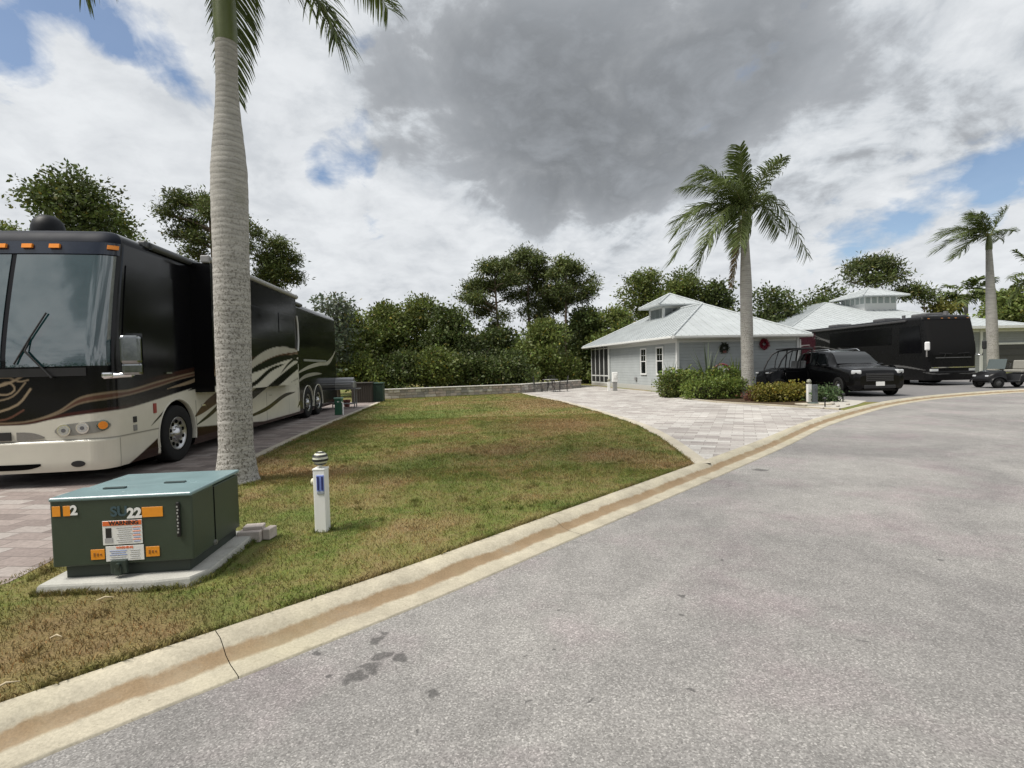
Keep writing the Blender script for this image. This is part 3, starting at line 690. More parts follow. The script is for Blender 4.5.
# near royal palm
palm(-3.94, 7.34, [(0, .31), (.12, .27), (.5, .222), (1.2, .224), (2.2, .228), (3.3, .234), (3.9, .236), (4.35, .228), (4.7, .202), (5.1, .165), (5.5, .143), (6.1, .138)],
     'tall royal palm with a bulging grey trunk beside the green transformer box',
     [((1.12, -.25, -.12), (1.66, -.35, -1.42), .66), ((-.12, .75, .95), (-.30, .70, -1.50), .55), ((-1.3, -.2, 1.0), (-1.72, -.30, -.62), .58), ((-1.2, .9, 1.4), (-2.9, 1.8, 1.1), .7),
      ((1.1, .7, 2.1), (2.5, 1.5, 2.6), .7), ((.5, -1.0, 1.6), (1.2, -2.4, .9), .7), ((-.6, -1.0, 1.6), (-1.6, -2.3, 1.2), .7), ((.8, 1.2, 1.8), (1.6, 3.0, 1.2), .7),
      ((.2, .2, 2.0), (.8, .3, 3.2), .7), ((-.4, .2, 1.9), (-1.4, .5, 2.6), .7), ((.4, -.5, 1.9), (1.6, -1.0, 2.4), .7)],
     .7, 1, (.11, 0), (6.1, 7.35, .142, .095), w=.0125, n=150, group=None)
# mid palm by the grey house
def pf(cx, cy, Y, tips):
    s = Y / FPX; out = []
    for q in tips:
        tx, ty, dy = q[0], q[1], q[2]
        tip = np.array([(tx - cx) * s, dy, (cy - ty) * s]); L = np.linalg.norm(tip)
        arch = q[3] if len(q) > 3 else .35
        ctr = tip * .45 + np.array([0, 0, L * arch])
        out.append((tuple(ctr), tuple(tip)) + tuple(q[4:]))
    return out
PY2 = 21.24
palm(9.64, PY2, [(0, .36), (.15, .27), (.6, .235), (2.5, .235), (4.5, .225), (5.6, .185), (6.4, .150)],
     'royal palm rising from the hedge in front of the grey house',
     pf(745, 222, PY2, [(690, 190, -.8, .42), (712, 172, .6, .30), (742, 162, .5, .15), (780, 176, -.5, .15), (798, 266, -.6, .85), (795, 232, 1.2, .55), (672, 240, -.6, .45), (676, 262, .5, .55),
                        (693, 258, -1.6, .5), (706, 275, 1.4, .5), (722, 262, -1.7, .5), (762, 172, 1.4, .2), (700, 180, 1.8, .3), (728, 168, -1.2, .2), (760, 250, 1.8, .5), (704, 205, -2.0, .3),
                        (790, 195, 1.6, .3), (690, 215, 1.8, .35), (733, 292, .2, .12, .25, 'dead'), (760, 185, -1.8, .3)]),
     .78, 2, (-.06, 0), (6.4, 7.45, .155, .10), w=.020, n=78, wind=(-.7, 0, 0), droop=.7, spear=False)
PY3 = 33.5
palm(31.05, PY3, [(0, .42), (.3, .30), (1.5, .30), (4.0, .29), (6.0, .23), (7.5, .18), (8.2, .16)],
     'royal palm with wind swept fronds behind the golf cart',
     pf(991, 236, PY3, [(948, 240, -1, .25), (946, 236, .6, .35), (953, 256, -.5, .30), (968, 254, 1.0, .3), (960, 226, 1.2, .2), (978, 212, .3, .1), (1001, 212, -.5, .05), (1021, 230, .3, .12),
                        (1016, 236, 1.0, .2), (957, 222, -1.4, .25), (970, 218, -.8, .2), (990, 214, 1.2, .1), (955, 246, 1.5, .3)]),
     .85, 3, (-.35, 0), (8.2, 9.1, .17, .11), w=.020, n=56, wind=(-1.6, 0, 0), droop=.5, spear=False)
PY4 = 30.0
pp = atY(1041, 270, PY4)
palm(float(pp[0]), PY4, [(0, .3), (1, .2), (float(pp[2]) - Zl - .5, .16)], 'palm mostly outside the right edge of the view',
     pf(0, 0, PY4, [(-30, -2, 0, .3), (-26, 22, .4, .4), (-18, -30, .5, .2), (20, -25, 0, .2), (32, 5, .5, .4), (-6, 30, -.8, .5), (8, -34, -.5, .1), (25, 25, 0, .5)]), .55, 4, w=.03, n=40)
# fan palms far right behind the roofs
for i, (px, py, Y, rr_) in enumerate([(966, 298, 62, 3.0), (1012, 300, 58, 2.6)]):
    q = atY(px, py, Y); H = q[2] - Zl
    r = np.random.default_rng(50 + i)
    tips = [(math.cos(a) * rr_ * r.uniform(.7, 1), math.sin(a) * rr_ * r.uniform(.7, 1), rr_ * r.uniform(-.55, .75)) for a in np.linspace(0, 2 * PI, 21)[:-1]]
    palm(float(q[0]), Y, [(0, .3), (1, .24), (H, .2)], 'bushy fan palm seen above the white roof behind the black coach' if i == 0 else 'bushy palm at the right edge behind the far roof',
         [((a * .5, b * .5, c * .5 + .8), (a, b, c)) for a, b, c in tips], 1.3, 10 + i, w=.09, n=20, spear=False)

# ------------------------------------------------------------------ background trees
def T_at(px, ytop, Y, wpx, label, **kw):
    q = atY(px, ytop, Y); return broad_tree(float(q[0]), Y, float(q[2]) - Zl, wpx * Y / FPX, label, **kw)
grp = 'trees and bushes of the wood behind the stone wall'
WOOD = [(334, 294, 30, 52, 'grey', 'wispy grey green tree rising behind the rear of the big coach'),
        (352, 312, 33, 62, 'mid', 'bushy tree just right of the big coach rear above the bins'),
        (386, 304, 36, 66, 'mid', 'bushy green tree behind the left end of the stone wall'),
        (424, 296, 38, 70, 'mid', 'tallest bushy tree of the leafy bank between coach and pines'),
        (455, 306, 36, 60, 'dark', 'dark bushy tree at the foot of the left pine'),
        (497, 326, 38, 60, 'dark', 'low dark tree below the bare pine trunks'),
        (541, 320, 36, 58, 'mid', 'rounded green tree in front of the pines above the patio table'),
        (585, 306, 42, 54, 'dark', 'dark tree left of the grey house roof'),
        (612, 306, 40, 50, 'mid', 'green tree touching the left eave of the grey house'),
        (645, 269, 46, 62, 'mid', 'tall leafy tree behind the grey house cupola'),
        (683, 268, 50, 40, 'mid', 'narrow green tree between cupola and palm'),
        (716, 279, 50, 56, 'dark', 'dark tree left of the middle palm trunk'),
        (772, 283, 52, 62, 'dark', 'dark airy tree right of the middle palm trunk'),
        (822, 280, 56, 56, 'dark', 'dark airy tree left of the far white cupola')]
for i, (px, yt, Y, w, kd, lb) in enumerate(WOOD):
    if i >= 11: T_at(px, yt, Y, w, lb, group=grp, kind=kd, seed=i, n=8000, L=.26, base=.2, nclump=16, shell=.3, D=4)
    else: T_at(px, yt, Y, w, lb, group=grp, kind=kd, seed=i, n=17000 if i else 4500, L=.185, base=.04 if i < 9 else .15, nclump=20, D=4.5)
# understorey
for i, (px, yt, Y, w) in enumerate([(365, 352, 30.5, 60), (400, 350, 31, 60), (436, 346, 31.5, 66), (474, 352, 32, 62), (512, 350, 33, 60), (552, 352, 36, 60), (590, 350, 42, 50)]):
    T_at(px, yt, Y, w, ['shrub beside the green bins in front of the trees', 'shrub behind the stone wall under the left bushy tree', 'shrub behind the stone wall under the tallest bushy tree', 'shrub behind the stone wall under the left pine',
                        'shrub behind the stone wall just left of the patio table', 'shrub behind the patio table', 'shrub beside the screened porch of the grey house'][i],
         cat='shrub', name='shrub', group='shrubs along the back of the stone wall', kind=['mid', 'dark', 'mid', 'dark', 'dark', 'mid', 'dark'][i], seed=60 + i, n=8500, L=.15, base=.0, D=2.5)
# far wood as one mass
r = np.random.default_rng(5)
cl = []
for i in range(150):        # the same woods go on round the lots
    a = math.radians(62 + 236 * i / 149); R_ = 66 + 6 * math.sin(i * 1.9); hh = 6.5 + 2.5 * math.sin(i * 1.3) + 1.5 * math.sin(i * .37)
    cl.append((math.sin(a) * R_, math.cos(a) * R_, hh * .5, 3.6, 3.2, hh * .55))
for i in range(120):
    a = i / 119; px = -60 + 1160 * a; Y = 62 + 6 * math.sin(i * 1.7)
    q = atY(px, 344 - 5 * math.sin(i * 2.3) - (8 if 300 < px < 640 else 0) - 25*(a-.5)*.2, Y)
    if q[2] < 1: q[2] = 1
    cl.append((q[0], Y, q[2] * .5, 4.6, 3, q[2] * .55))
tag(crown('far_woods', cl, 90000, .55, .35, LF['dark'], None, 0, r), 'dark belt of woods closing the view behind the lots', 'woods', kind='stuff')

# pines
q = atY(500, 300, 42)
def pc(px0, Y, lst): return [((a - px0) * Y / FPX, d, atY(a, b, Y)[2] - Zl, s * Y / FPX) for a, b, d, s in lst]
Y = 42; x0 = 497
pine_tree(float(atY(x0, 300, Y)[0]), Y, float(atY(x0, 258, Y)[2]), 6, 'left pine with rounded crown leaning over the bushes', 'tall pines behind the stone wall', 1, n=15000,
          clumps=pc(x0, Y, [(468, 296, 0, 9), (480, 284, .6, 13), (490, 270, -.5, 14), (503, 266, .5, 14), (478, 300, -1, 10), (496, 284, 1, 13), (510, 282, -1, 12), (488, 306, 1, 9), (470, 286, .5, 8), (512, 296, .6, 8), (480, 312, .5, 8), (502, 316, -.5, 7), (494, 326, .8, 8), (474, 304, -.8, 6)]))
x0 = 530
pine_tree(float(atY(x0, 300, Y)[0]), Y + .8, float(atY(x0, 249, Y)[2]), 6, 'tallest pine in the middle of the pine group', 'tall pines behind the stone wall', 2, n=16000,
          clumps=pc(x0, Y, [(524, 254, 0, 13), (512, 262, .6, 12), (538, 260, -.6, 12), (530, 270, .5, 14), (546, 272, 0, 11), (518, 278, -.8, 12), (540, 284, 1, 12), (550, 290, -.5, 8), (524, 292, .8, 10), (534, 302, 0, 8), (540, 314, .6, 8), (526, 312, -.6, 7), (548, 322, .3, 7)]))
x0 = 566
pine_tree(float(atY(x0, 300, Y)[0]), Y - .5, float(atY(x0, 262, Y)[2]), 6, 'right pine of the group with separate tufts and a bare trunk', 'tall pines behind the stone wall', 3, n=11000,
          clumps=pc(x0, Y, [(564, 266, 0, 12), (576, 270, .5, 10), (556, 276, -.5, 10), (572, 284, 1, 11), (588, 290, 0, 8), (592, 280, .5, 5), (560, 292, -1, 9), (583, 298, .3, 7), (569, 300, .3, 8)]))
x0 = 555
pine_tree(float(atY(x0, 300, Y)[0]), Y + 3, float(atY(x0, 292, Y)[2]), 4, 'short pine with few tufts behind the two bare trunks', 'tall pines behind the stone wall', 4, n=4500,
          clumps=pc(x0, Y + 3, [(552, 300, 0, 8), (560, 306, .5, 8), (546, 310, 0, 7), (557, 296, 0, 6)]))
Y = 31; x0 = 212
pine_tree(float(atY(x0, 300, Y)[0]), Y, float(atY(x0, 190, Y)[2]), 6, 'open pine seen behind the near palm trunk above the coach', 'pines behind the coach', 5, n=11000, L=.24,
          clumps=pc(x0, Y, [(185, 200, 0, 13), (205, 200, .5, 14), (172, 212, 0, 10), (190, 222, .6, 12), (220, 214, -.5, 14), (240, 222, .5, 11), (200, 238, 0, 12), (176, 232, .5, 8), (228, 240, 0, 12), (196, 252, 0, 9), (246, 244, .3, 9)]))
x0 = 262
pine_tree(float(atY(x0, 300, Y)[0]), Y + 1.5, float(atY(x0, 234, Y)[2]), 5, 'smaller pine right of the near palm trunk above the coach', 'pines behind the coach', 6, n=8500, L=.24,
          clumps=pc(x0, Y, [(268, 240, 0, 11), (278, 252, .4, 10), (258, 254, 0, 11), (270, 266, 0, 12), (280, 272, .5, 7), (254, 270, 0, 9), (248, 228, 0, 7), (262, 280, .3, 8)]))
Y = 27
q = atY(74, 166, Y)
broad_tree(float(q[0]), Y, float(q[2]) - Zl, 5.4, 'large round leafy tree rising behind the coach roof', kind='yellow', seed=70, n=20000, L=.17, base=.5, nclump=26, tone=(.50, .66, .85), D=5)
q = atY(4, 220, 30)
broad_tree(float(q[0]), 30, float(q[2]) - Zl, 3.0, 'small tree at the left edge above the coach roof', kind='mid', seed=71, n=4500, L=.17, base=.5)
q = atY(135, 232, 33)
broad_tree(float(q[0]), 33, float(q[2]) - Zl, 2.6, 'thin sparse tree between the round tree and the pine', kind='mid', seed=72, n=900, L=.15, base=.6, nclump=6)
# airy trees right
Y = 60
pine_tree(float(atY(876, 300, Y)[0]), Y, float(atY(876, 260, Y)[2]), 8, 'thin sprawling tree behind the far white cupola', 'sprawling trees behind the far roofs', 7, n=5200, L=.45,
          clumps=pc(876, Y, [(856, 268, 0, 7), (866, 264, .5, 8), (880, 262, 0, 8), (892, 266, .5, 8), (900, 276, 0, 5), (886, 278, 0, 7), (870, 280, 0, 8), (850, 280, 0, 5), (899, 290, 0, 5)]))
pine_tree(float(atY(925, 300, Y)[0]), Y, float(atY(922, 286, Y)[2]), 8, 'low sprawling tree right of the far white cupola', 'sprawling trees behind the far roofs', 8, n=2200, L=.42,
          clumps=pc(925, Y, [(915, 290, 0, 7), (928, 296, 0, 7), (905, 294, 0, 6)]))
T_at(1010, 291, 48, 50, 'dense round green tree at the right edge behind the roof', kind='mid', seed=81, n=6000, L=.28, base=.1)
T_at(940, 302, 60, 30, 'low bushy tree peeping over the far roof', kind='yellow', seed=82, n=2500, L=.3, base=.1)

# ------------------------------------------------------------------ stone seat wall
STONE = concrete_mat('wall_stone', (.42, .385, .34), (.26, .21, .17), .5, 2)
CAPM = concrete_mat('wall_cap', (.58, .56, .52), (.35, .32, .26), .3, 2)
wroot = empty('garden_wall', (-6.68, 27.03, Zl), 0, label='low pale stone block wall along the back of the lawn', cat='wall')
wl = [np.array(p) - np.array([-6.68, 27.03]) for p in [(-6.7, 27.0), (-3.4, 28.31), (0.44, 29.72), (2.6, 32.2), (4.5, 34.6)]]
mbw = MB(); mbc = MB(); r = np.random.default_rng(9)
for a, b in zip(wl[:-1], wl[1:]):
    L = np.linalg.norm(b - a); d = (b - a) / L; ang = math.atan2(d[1], d[0]); R = rotm('Z', ang)
    for c in range(3):
        s = 0
        while s < L - .02:
            w = min(r.uniform(.18, .42), L - s); p = a + d * (s + w / 2)
            mbw.cbox((p[0] + r.normal() * .006, p[1] + r.normal() * .006, .075 + c * .15), (w - .014, .28 + r.uniform(-.02, .02), .134), .014, int(r.integers(0, 4)), R, 1); s += w
    p = (a + b) / 2; mbc.cbox((p[0], p[1], .485), (L + .02, .36, .06), .012, 0, R, 1)
    mbw.box((p[0], p[1], .22), (L, .2, .43), 0, R)
mbw.build('stone_courses', [STONE, concrete_mat('wall_stone_pink', (.50, .43, .39), (.3, .24, .2), .4, 3), concrete_mat('wall_stone_pale', (.58, .55, .50), (.4, .36, .3), .3, 3), concrete_mat('wall_stone_grey', (.33, .31, .29), (.2, .18, .16), .5, 3)], wroot); mbc.build('cap', CAPM, wroot)

# ------------------------------------------------------------------ shared materials
BLACKP = M('black_paint', (.005, .005, .006), .2, 0, .1, 3, .18)
RUB = M('tyre_rubber', (.018, .018, .018), .85, 0, .2, 20, .2)
CHROME = M('chrome', (.72, .72, .72), .12, 1, .05)
ALU = M('polished_aluminium', (.55, .55, .56), .3, 1, .15, 12)
DARKM = M('dark_plastic', (.015, .015, .016), .55)
WHITEP = M('white_vinyl', (.78, .78, .76), .45, 0, .06, 5)
def glass_mat(name, c, rough=.03, spec=.9):
    m = bpy.data.materials.new(name); t = nt(m); v = coords(t)
    finish(t, c, rough, 0, noise(t, v, 1.3, 2), spec, spec, .04, .02); return m
GLASS = glass_mat('tinted_glass', (.008, .010, .011), .04, .4)
SGL = M('black_side_glass', (.004, .004, .005), .12, 0, .1, 2, .22)
WSG = glass_mat('windscreen_glass', (.006, .034, .038), .02, .9)
for n_ in WSG.node_tree.nodes:
    if n_.type == 'BSDF_PRINCIPLED': n_.inputs['IOR'].default_value = 1.85
AMB = M('amber_lens', (.85, .28, .03), .25, 0, .1); REDL = M('red_lens', (.28, .03, .03), .3); LAMPG = M('clear_lens', (.62, .64, .66), .12, .2)
DKHOLE = M('dark_hollow', (.004, .004, .004), .95, 0, 0, 1, .05)

def wheel(parent, loc, r, w, side, rimm=ALU, dish=.04, name='wheel', holes=10):
    """axis along local x; side = +1 faces +x"""
    R = rotm('Y', side * PI / 2)
    mb = MB(); rr = r * .60
    mb.lathe([(rr, -w * .45), (rr, w * .42), (rr * .93, w * .44), (rr * .86, w * .36), (rr * .55, w * .36 - dish * .3), (rr * .34, w * .40), (rr * .30, w * .52), (.001, w * .54)], 28, 0, (R, loc))
    for k in range(holes):
        a = 2 * PI * k / holes; c = np.array([math.cos(a) * rr * .70, math.sin(a) * rr * .70, w * .365])
        mb.cyl(R @ (c - np.array([0, 0, .01])) + np.array(loc), R @ (c + np.array([0, 0, .006])) + np.array(loc), rr * .11, rr * .11, 8, 1)
        c2 = np.array([math.cos(a + .3) * rr * .42, math.sin(a + .3) * rr * .42, w * .37])
        mb.cyl(R @ c2 + np.array(loc), R @ (c2 + np.array([0, 0, .025])) + np.array(loc), rr * .045, rr * .045, 6, 0)
    o = mb.build(name, [rimm, DKHOLE], parent)
    mb = MB()
    mb.lathe([(rr * 1.0, -w * .46), (rr * 1.2, -w * .5), (r * .93, -w * .49), (r * .985, -w * .42), (r, -w * .3), (r, w * .3), (r * .985, w * .42), (r * .93, w * .49), (rr * 1.2, w * .5), (rr * 1.0, w * .46)], 32, 0, (R, loc), True, False)
    mb.build('tyre', RUB, o)
    return o

# ------------------------------------------------------------------ motor coach
def seg_dist(px, pz, pts):
    d = np.full(px.shape, 9.9)
    for (x0, z0), (x1, z1) in zip(pts[:-1], pts[1:]):
        dx, dz = x1 - x0, z1 - z0; L2 = dx * dx + dz * dz + 1e-9
        tt = np.clip(((px - x0) * dx + (pz - z0) * dz) / L2, 0, 1)
        d = np.minimum(d, np.hypot(px - x0 - tt * dx, pz - z0 - tt * dz))
    return d
class Coach:
    W = 1.28
    def __init__(s, H, L, fr=.28):
        s.H, s.L = H, L; W = s.W; rc = fr; pts = []
        for x in np.linspace(0, W - rc, 24): pts.append((x, .10 * (x / W) ** 2))
        y0 = pts[-1][1]
        for a in np.linspace(0, PI / 2, 12)[1:]: pts.append((W - rc + rc * math.sin(a), y0 + rc - rc * math.cos(a)))
        for y in np.arange(y0 + rc + .04, L - .22, .04): pts.append((W, y))
        for a in np.linspace(0, PI / 2, 6): pts.append((W - .18 + .18 * math.cos(a), L - .18 + .18 * math.sin(a)))
        for x in np.linspace(W - .2, 0, 12)[1:]: pts.append((x, L))
        s.p = np.array(pts); s.u = np.concatenate([[0], np.cumsum(np.linalg.norm(np.diff(s.p, axis=0), axis=1))])
        tg = np.gradient(s.p, axis=0); tg /= np.linalg.norm(tg, axis=1)[:, None]; s.n = np.stack([tg[:, 1], -tg[:, 0]], 1)
        s.iside = np.argmax(s.p[:, 0] >= W - 1e-6); s.u_side = s.u[s.iside] - s.p[s.iside, 1]
    def ux(s, x): return float(np.interp(x, s.p[:s.iside + 1, 0], s.u[:s.iside + 1]))
    def uy(s, y): return y + s.u_side
    def pos(s, u, z, off=0.0):
        u = np.asarray(u, float); z = np.asarray(z, float); sg = np.where(u < 0, -1, 1); a = np.abs(u)
        x = np.interp(a, s.u, s.p[:, 0]); y = np.interp(a, s.u, s.p[:, 1]); nx = np.interp(a, s.u, s.n[:, 0]); ny = np.interp(a, s.u, s.n[:, 1])
        Rr = .20; dz = np.clip(z - (s.H - Rr), 0, Rr); ins = Rr - np.sqrt(np.maximum(0, Rr * Rr - dz * dz))
        low = np.clip((.42 - z) / .2, 0, 1) ** 2 * .05
        x = x + nx * (off - ins - low); y = y + ny * (off - ins - low)
        rk = .40 * np.clip((z - 1.85) / (s.H - 1.85), 0, 1) ** 1.25 - .035 * np.clip((.72 - z) / .03, 0, 1)
        fw = np.clip(1 - y / 1.6, 0, 1)
        return np.stack([x * sg, y + rk * fw, z], -1)
    def body(s, root, paint, arches, zb=.27, name='body', mats=None):
        fine_ = s.L > 14
        uu = np.unique(np.round(np.concatenate([s.u, np.linspace(0, s.u[-1], int(s.u[-1] / .035)), np.arange(0, 4.2 if fine_ else 1, .014)]), 4))
        uu = np.concatenate([-uu[::-1][:-1], uu[:-1]]) if True else uu
        zz_ = np.concatenate([np.arange(zb, 2.3, .014 if fine_ else .03), np.arange(2.3, s.H - .2, .05), s.H - .2 + .2 * np.sin(np.linspace(0, PI / 2, 8))])
        U, Z = np.meshgrid(uu, zz_, indexing='ij'); Pm = s.pos(U, Z); nu, nz_ = U.shape
        C = paint(U, Z, Pm)
        idx = np.arange(nu * nz_).reshape(nu, nz_)
        a = idx; b = np.roll(idx, -1, 0)
        F = np.stack([a[:, :-1], b[:, :-1], b[:, 1:], a[:, 1:]], -1)
        cen = (Pm[:, :-1] + np.roll(Pm, -1, 0)[:, 1:]) / 2
        keep = np.ones(F.shape[:2], bool)
        for ay, az, ar in arches:
            keep &= ~((np.hypot(cen[..., 1] - ay, cen[..., 2] - az) < ar) & (np.abs(cen[..., 0]) > 1.0))
        Fk = F[keep]
        o = fastmesh(name, Pm.reshape(-1, 3), Fk, s.paintmat, root, C.reshape(-1, 3), True)
        # roof and floor
        top = Pm[:, -1]; mb = MB(); ring = top.copy(); n = len(ring)
        c2 = ring * np.array([.4, .97, 1]) + np.array([0, s.L * .015, .05])
        vs = np.vstack([ring, c2]); mb.add(vs, [(i, (i + 1) % n, n + (i + 1) % n, n + i) for i in range(n)], 0, True); mb.add(c2, [tuple(range(n))])
        mb.build('roof', s.roofmat, root)
        mb = MB(); fl = Pm[:, 0].copy(); fl[:, 2] += .02; mb.add(fl, [tuple(range(n))[::-1]]); mb.build('underside', DKHOLE, root)
        for ay, az, ar in arches:
            for sd in (-1, 1):
                mb = MB(); an = np.linspace(-.25, PI + .25, 26); Pg = np.zeros((26, 5, 3))
                for k, (xo, ro) in enumerate([(-.01, 0.0), (.012, -.0), (.016, -.014), (.008, -.026), (-.06, -.03)]):
                    Pg[:, k, 0] = sd * (s.W + xo); Pg[:, k, 1] = ay + np.cos(an) * (ar + .03 + ro); Pg[:, k, 2] = np.maximum(zb - .02, az + np.sin(an) * (ar + .03 + ro))
                mb.grid(Pg); o2 = mb.build('wheel_arch', s.archmat, root)
                mb = MB(); an = np.linspace(-.4, PI + .4, 20); Pg = np.zeros((20, 2, 3))
                for k, xo in enumerate((0, -.55)):
                    Pg[:, k, 0] = sd * (s.W + xo - .01); Pg[:, k, 1] = ay + np.cos(an) * (ar + .01); Pg[:, k, 2] = az + np.sin(an) * (ar + .01)
                mb.grid(Pg); mb.box((sd * (s.W - .58), ay, az + .1), (.02, ar * 2.1, ar * 2), 0); mb.build('wheel_well', DKHOLE, o2)
        return o
    def patch(s, name, mat, root, u0, u1, zlo, zhi, off=.012, nu=20, nz=10, thick=.02):
        """a slightly raised panel following the body; zlo, zhi may be functions of 0..1 along u"""
        f0 = zlo if callable(zlo) else (lambda q: zlo); f1 = zhi if callable(zhi) else (lambda q: zhi)
        q = np.linspace(0, 1, nu); U = u0 + (u1 - u0) * q
        P0 = np.array([[s.pos(U[i], f0(q[i]) + (f1(q[i]) - f0(q[i])) * k / (nz - 1), off) for k in range(nz)] for i in range(nu)])
        Pb = np.array([[s.pos(U[i], f0(q[i]) + (f1(q[i]) - f0(q[i])) * k / (nz - 1), off - thick) for k in range(nz)] for i in range(nu)])
        mb = MB(); fl = (u1 > u0)
        g = P0 if fl else P0[::-1]; gb = Pb if fl else Pb[::-1]
        mb.grid(g)
        rim = [(0, k) for k in range(nz)] + [(i, nz - 1) for i in range(1, nu)] + [(nu - 1, k) for k in range(nz - 2, -1, -1)] + [(i, 0) for i in range(nu - 2, 0, -1)]
        vs = [g[i][k] for i, k in rim] + [gb[i][k] for i, k in rim]; n = len(rim)
        mb.add(vs, [(i, (i + 1) % n, n + (i + 1) % n, n + i) for i in range(n)][::-1])
        return mb.build(name, mat, root)
def attr_paint(name, rough=.14, spec=.5, coat=.6):
    m = bpy.data.materials.new(name); t = nt(m); v = coords(t)
    at = t.nodes.new('ShaderNodeAttribute'); at.attribute_name = 'Col'
    n = noise(t, v, 2.5, 5, .6)
    b = mixc(t, .12, at.outputs[0], ramp(t, n, [(.3, .5), (.7, 1.3)]), 'MULTIPLY')
    finish(t, b, mth(t, 'ADD', mth(t, 'MULTIPLY', n, .12), rough - .06), 0, None, spec, coat); return m
BK = np.array([.005, .005, .006]); CREAM = np.array([.60, .575, .49]); BRN = np.array([.060, .028, .020]); TAN = np.array([.27, .21, .14]); SILV = np.array([.42, .40, .34]); DRED = np.array([.045, .012, .010])
def blend(C, mask, c): return C * (1 - mask[..., None]) + c * mask[..., None]
def below(z, zc, w=.018): return np.clip((zc - z) / w + .5, 0, 1)
def cur(s, pts):
    p = np.array(pts); return np.interp(s, p[:, 0], p[:, 1])
def smoothcur(s, pts):
    p = np.array(pts, float); q = smooth_path([tuple(a) for a in p], 8); return np.interp(s, q[:, 0], q[:, 1])
def stroke(C, S, Z, pts, w, c):
    q = smooth_path(pts, 6); d = seg_dist(S, Z, [tuple(a) for a in q[::2]] + [tuple(q[-1])])
    return blend(C, np.clip((w / 2 - d) / .012 + .5, 0, 1), c)
def lens_stroke(C, S, Z, pts, w, c):
    """a swoosh that is widest in its middle"""
    q = smooth_path(pts, 8); n = len(q); best = np.full(S.shape, 9.9)
    for i in range(n - 1):
        x0, z0 = q[i]; x1, z1 = q[i + 1]; dx, dz = x1 - x0, z1 - z0; L2 = dx * dx + dz * dz + 1e-9
        tt = np.clip(((S - x0) * dx + (Z - z0) * dz) / L2, 0, 1); f = (i + tt) / (n - 1)
        best = np.minimum(best, np.hypot(S - x0 - tt * dx, Z - z0 - tt * dz) - .5 * w * np.sin(PI * np.clip(f, .02, .98)) ** .7)
    return blend(C, np.clip(-best / .012 + .5, 0, 1), c)
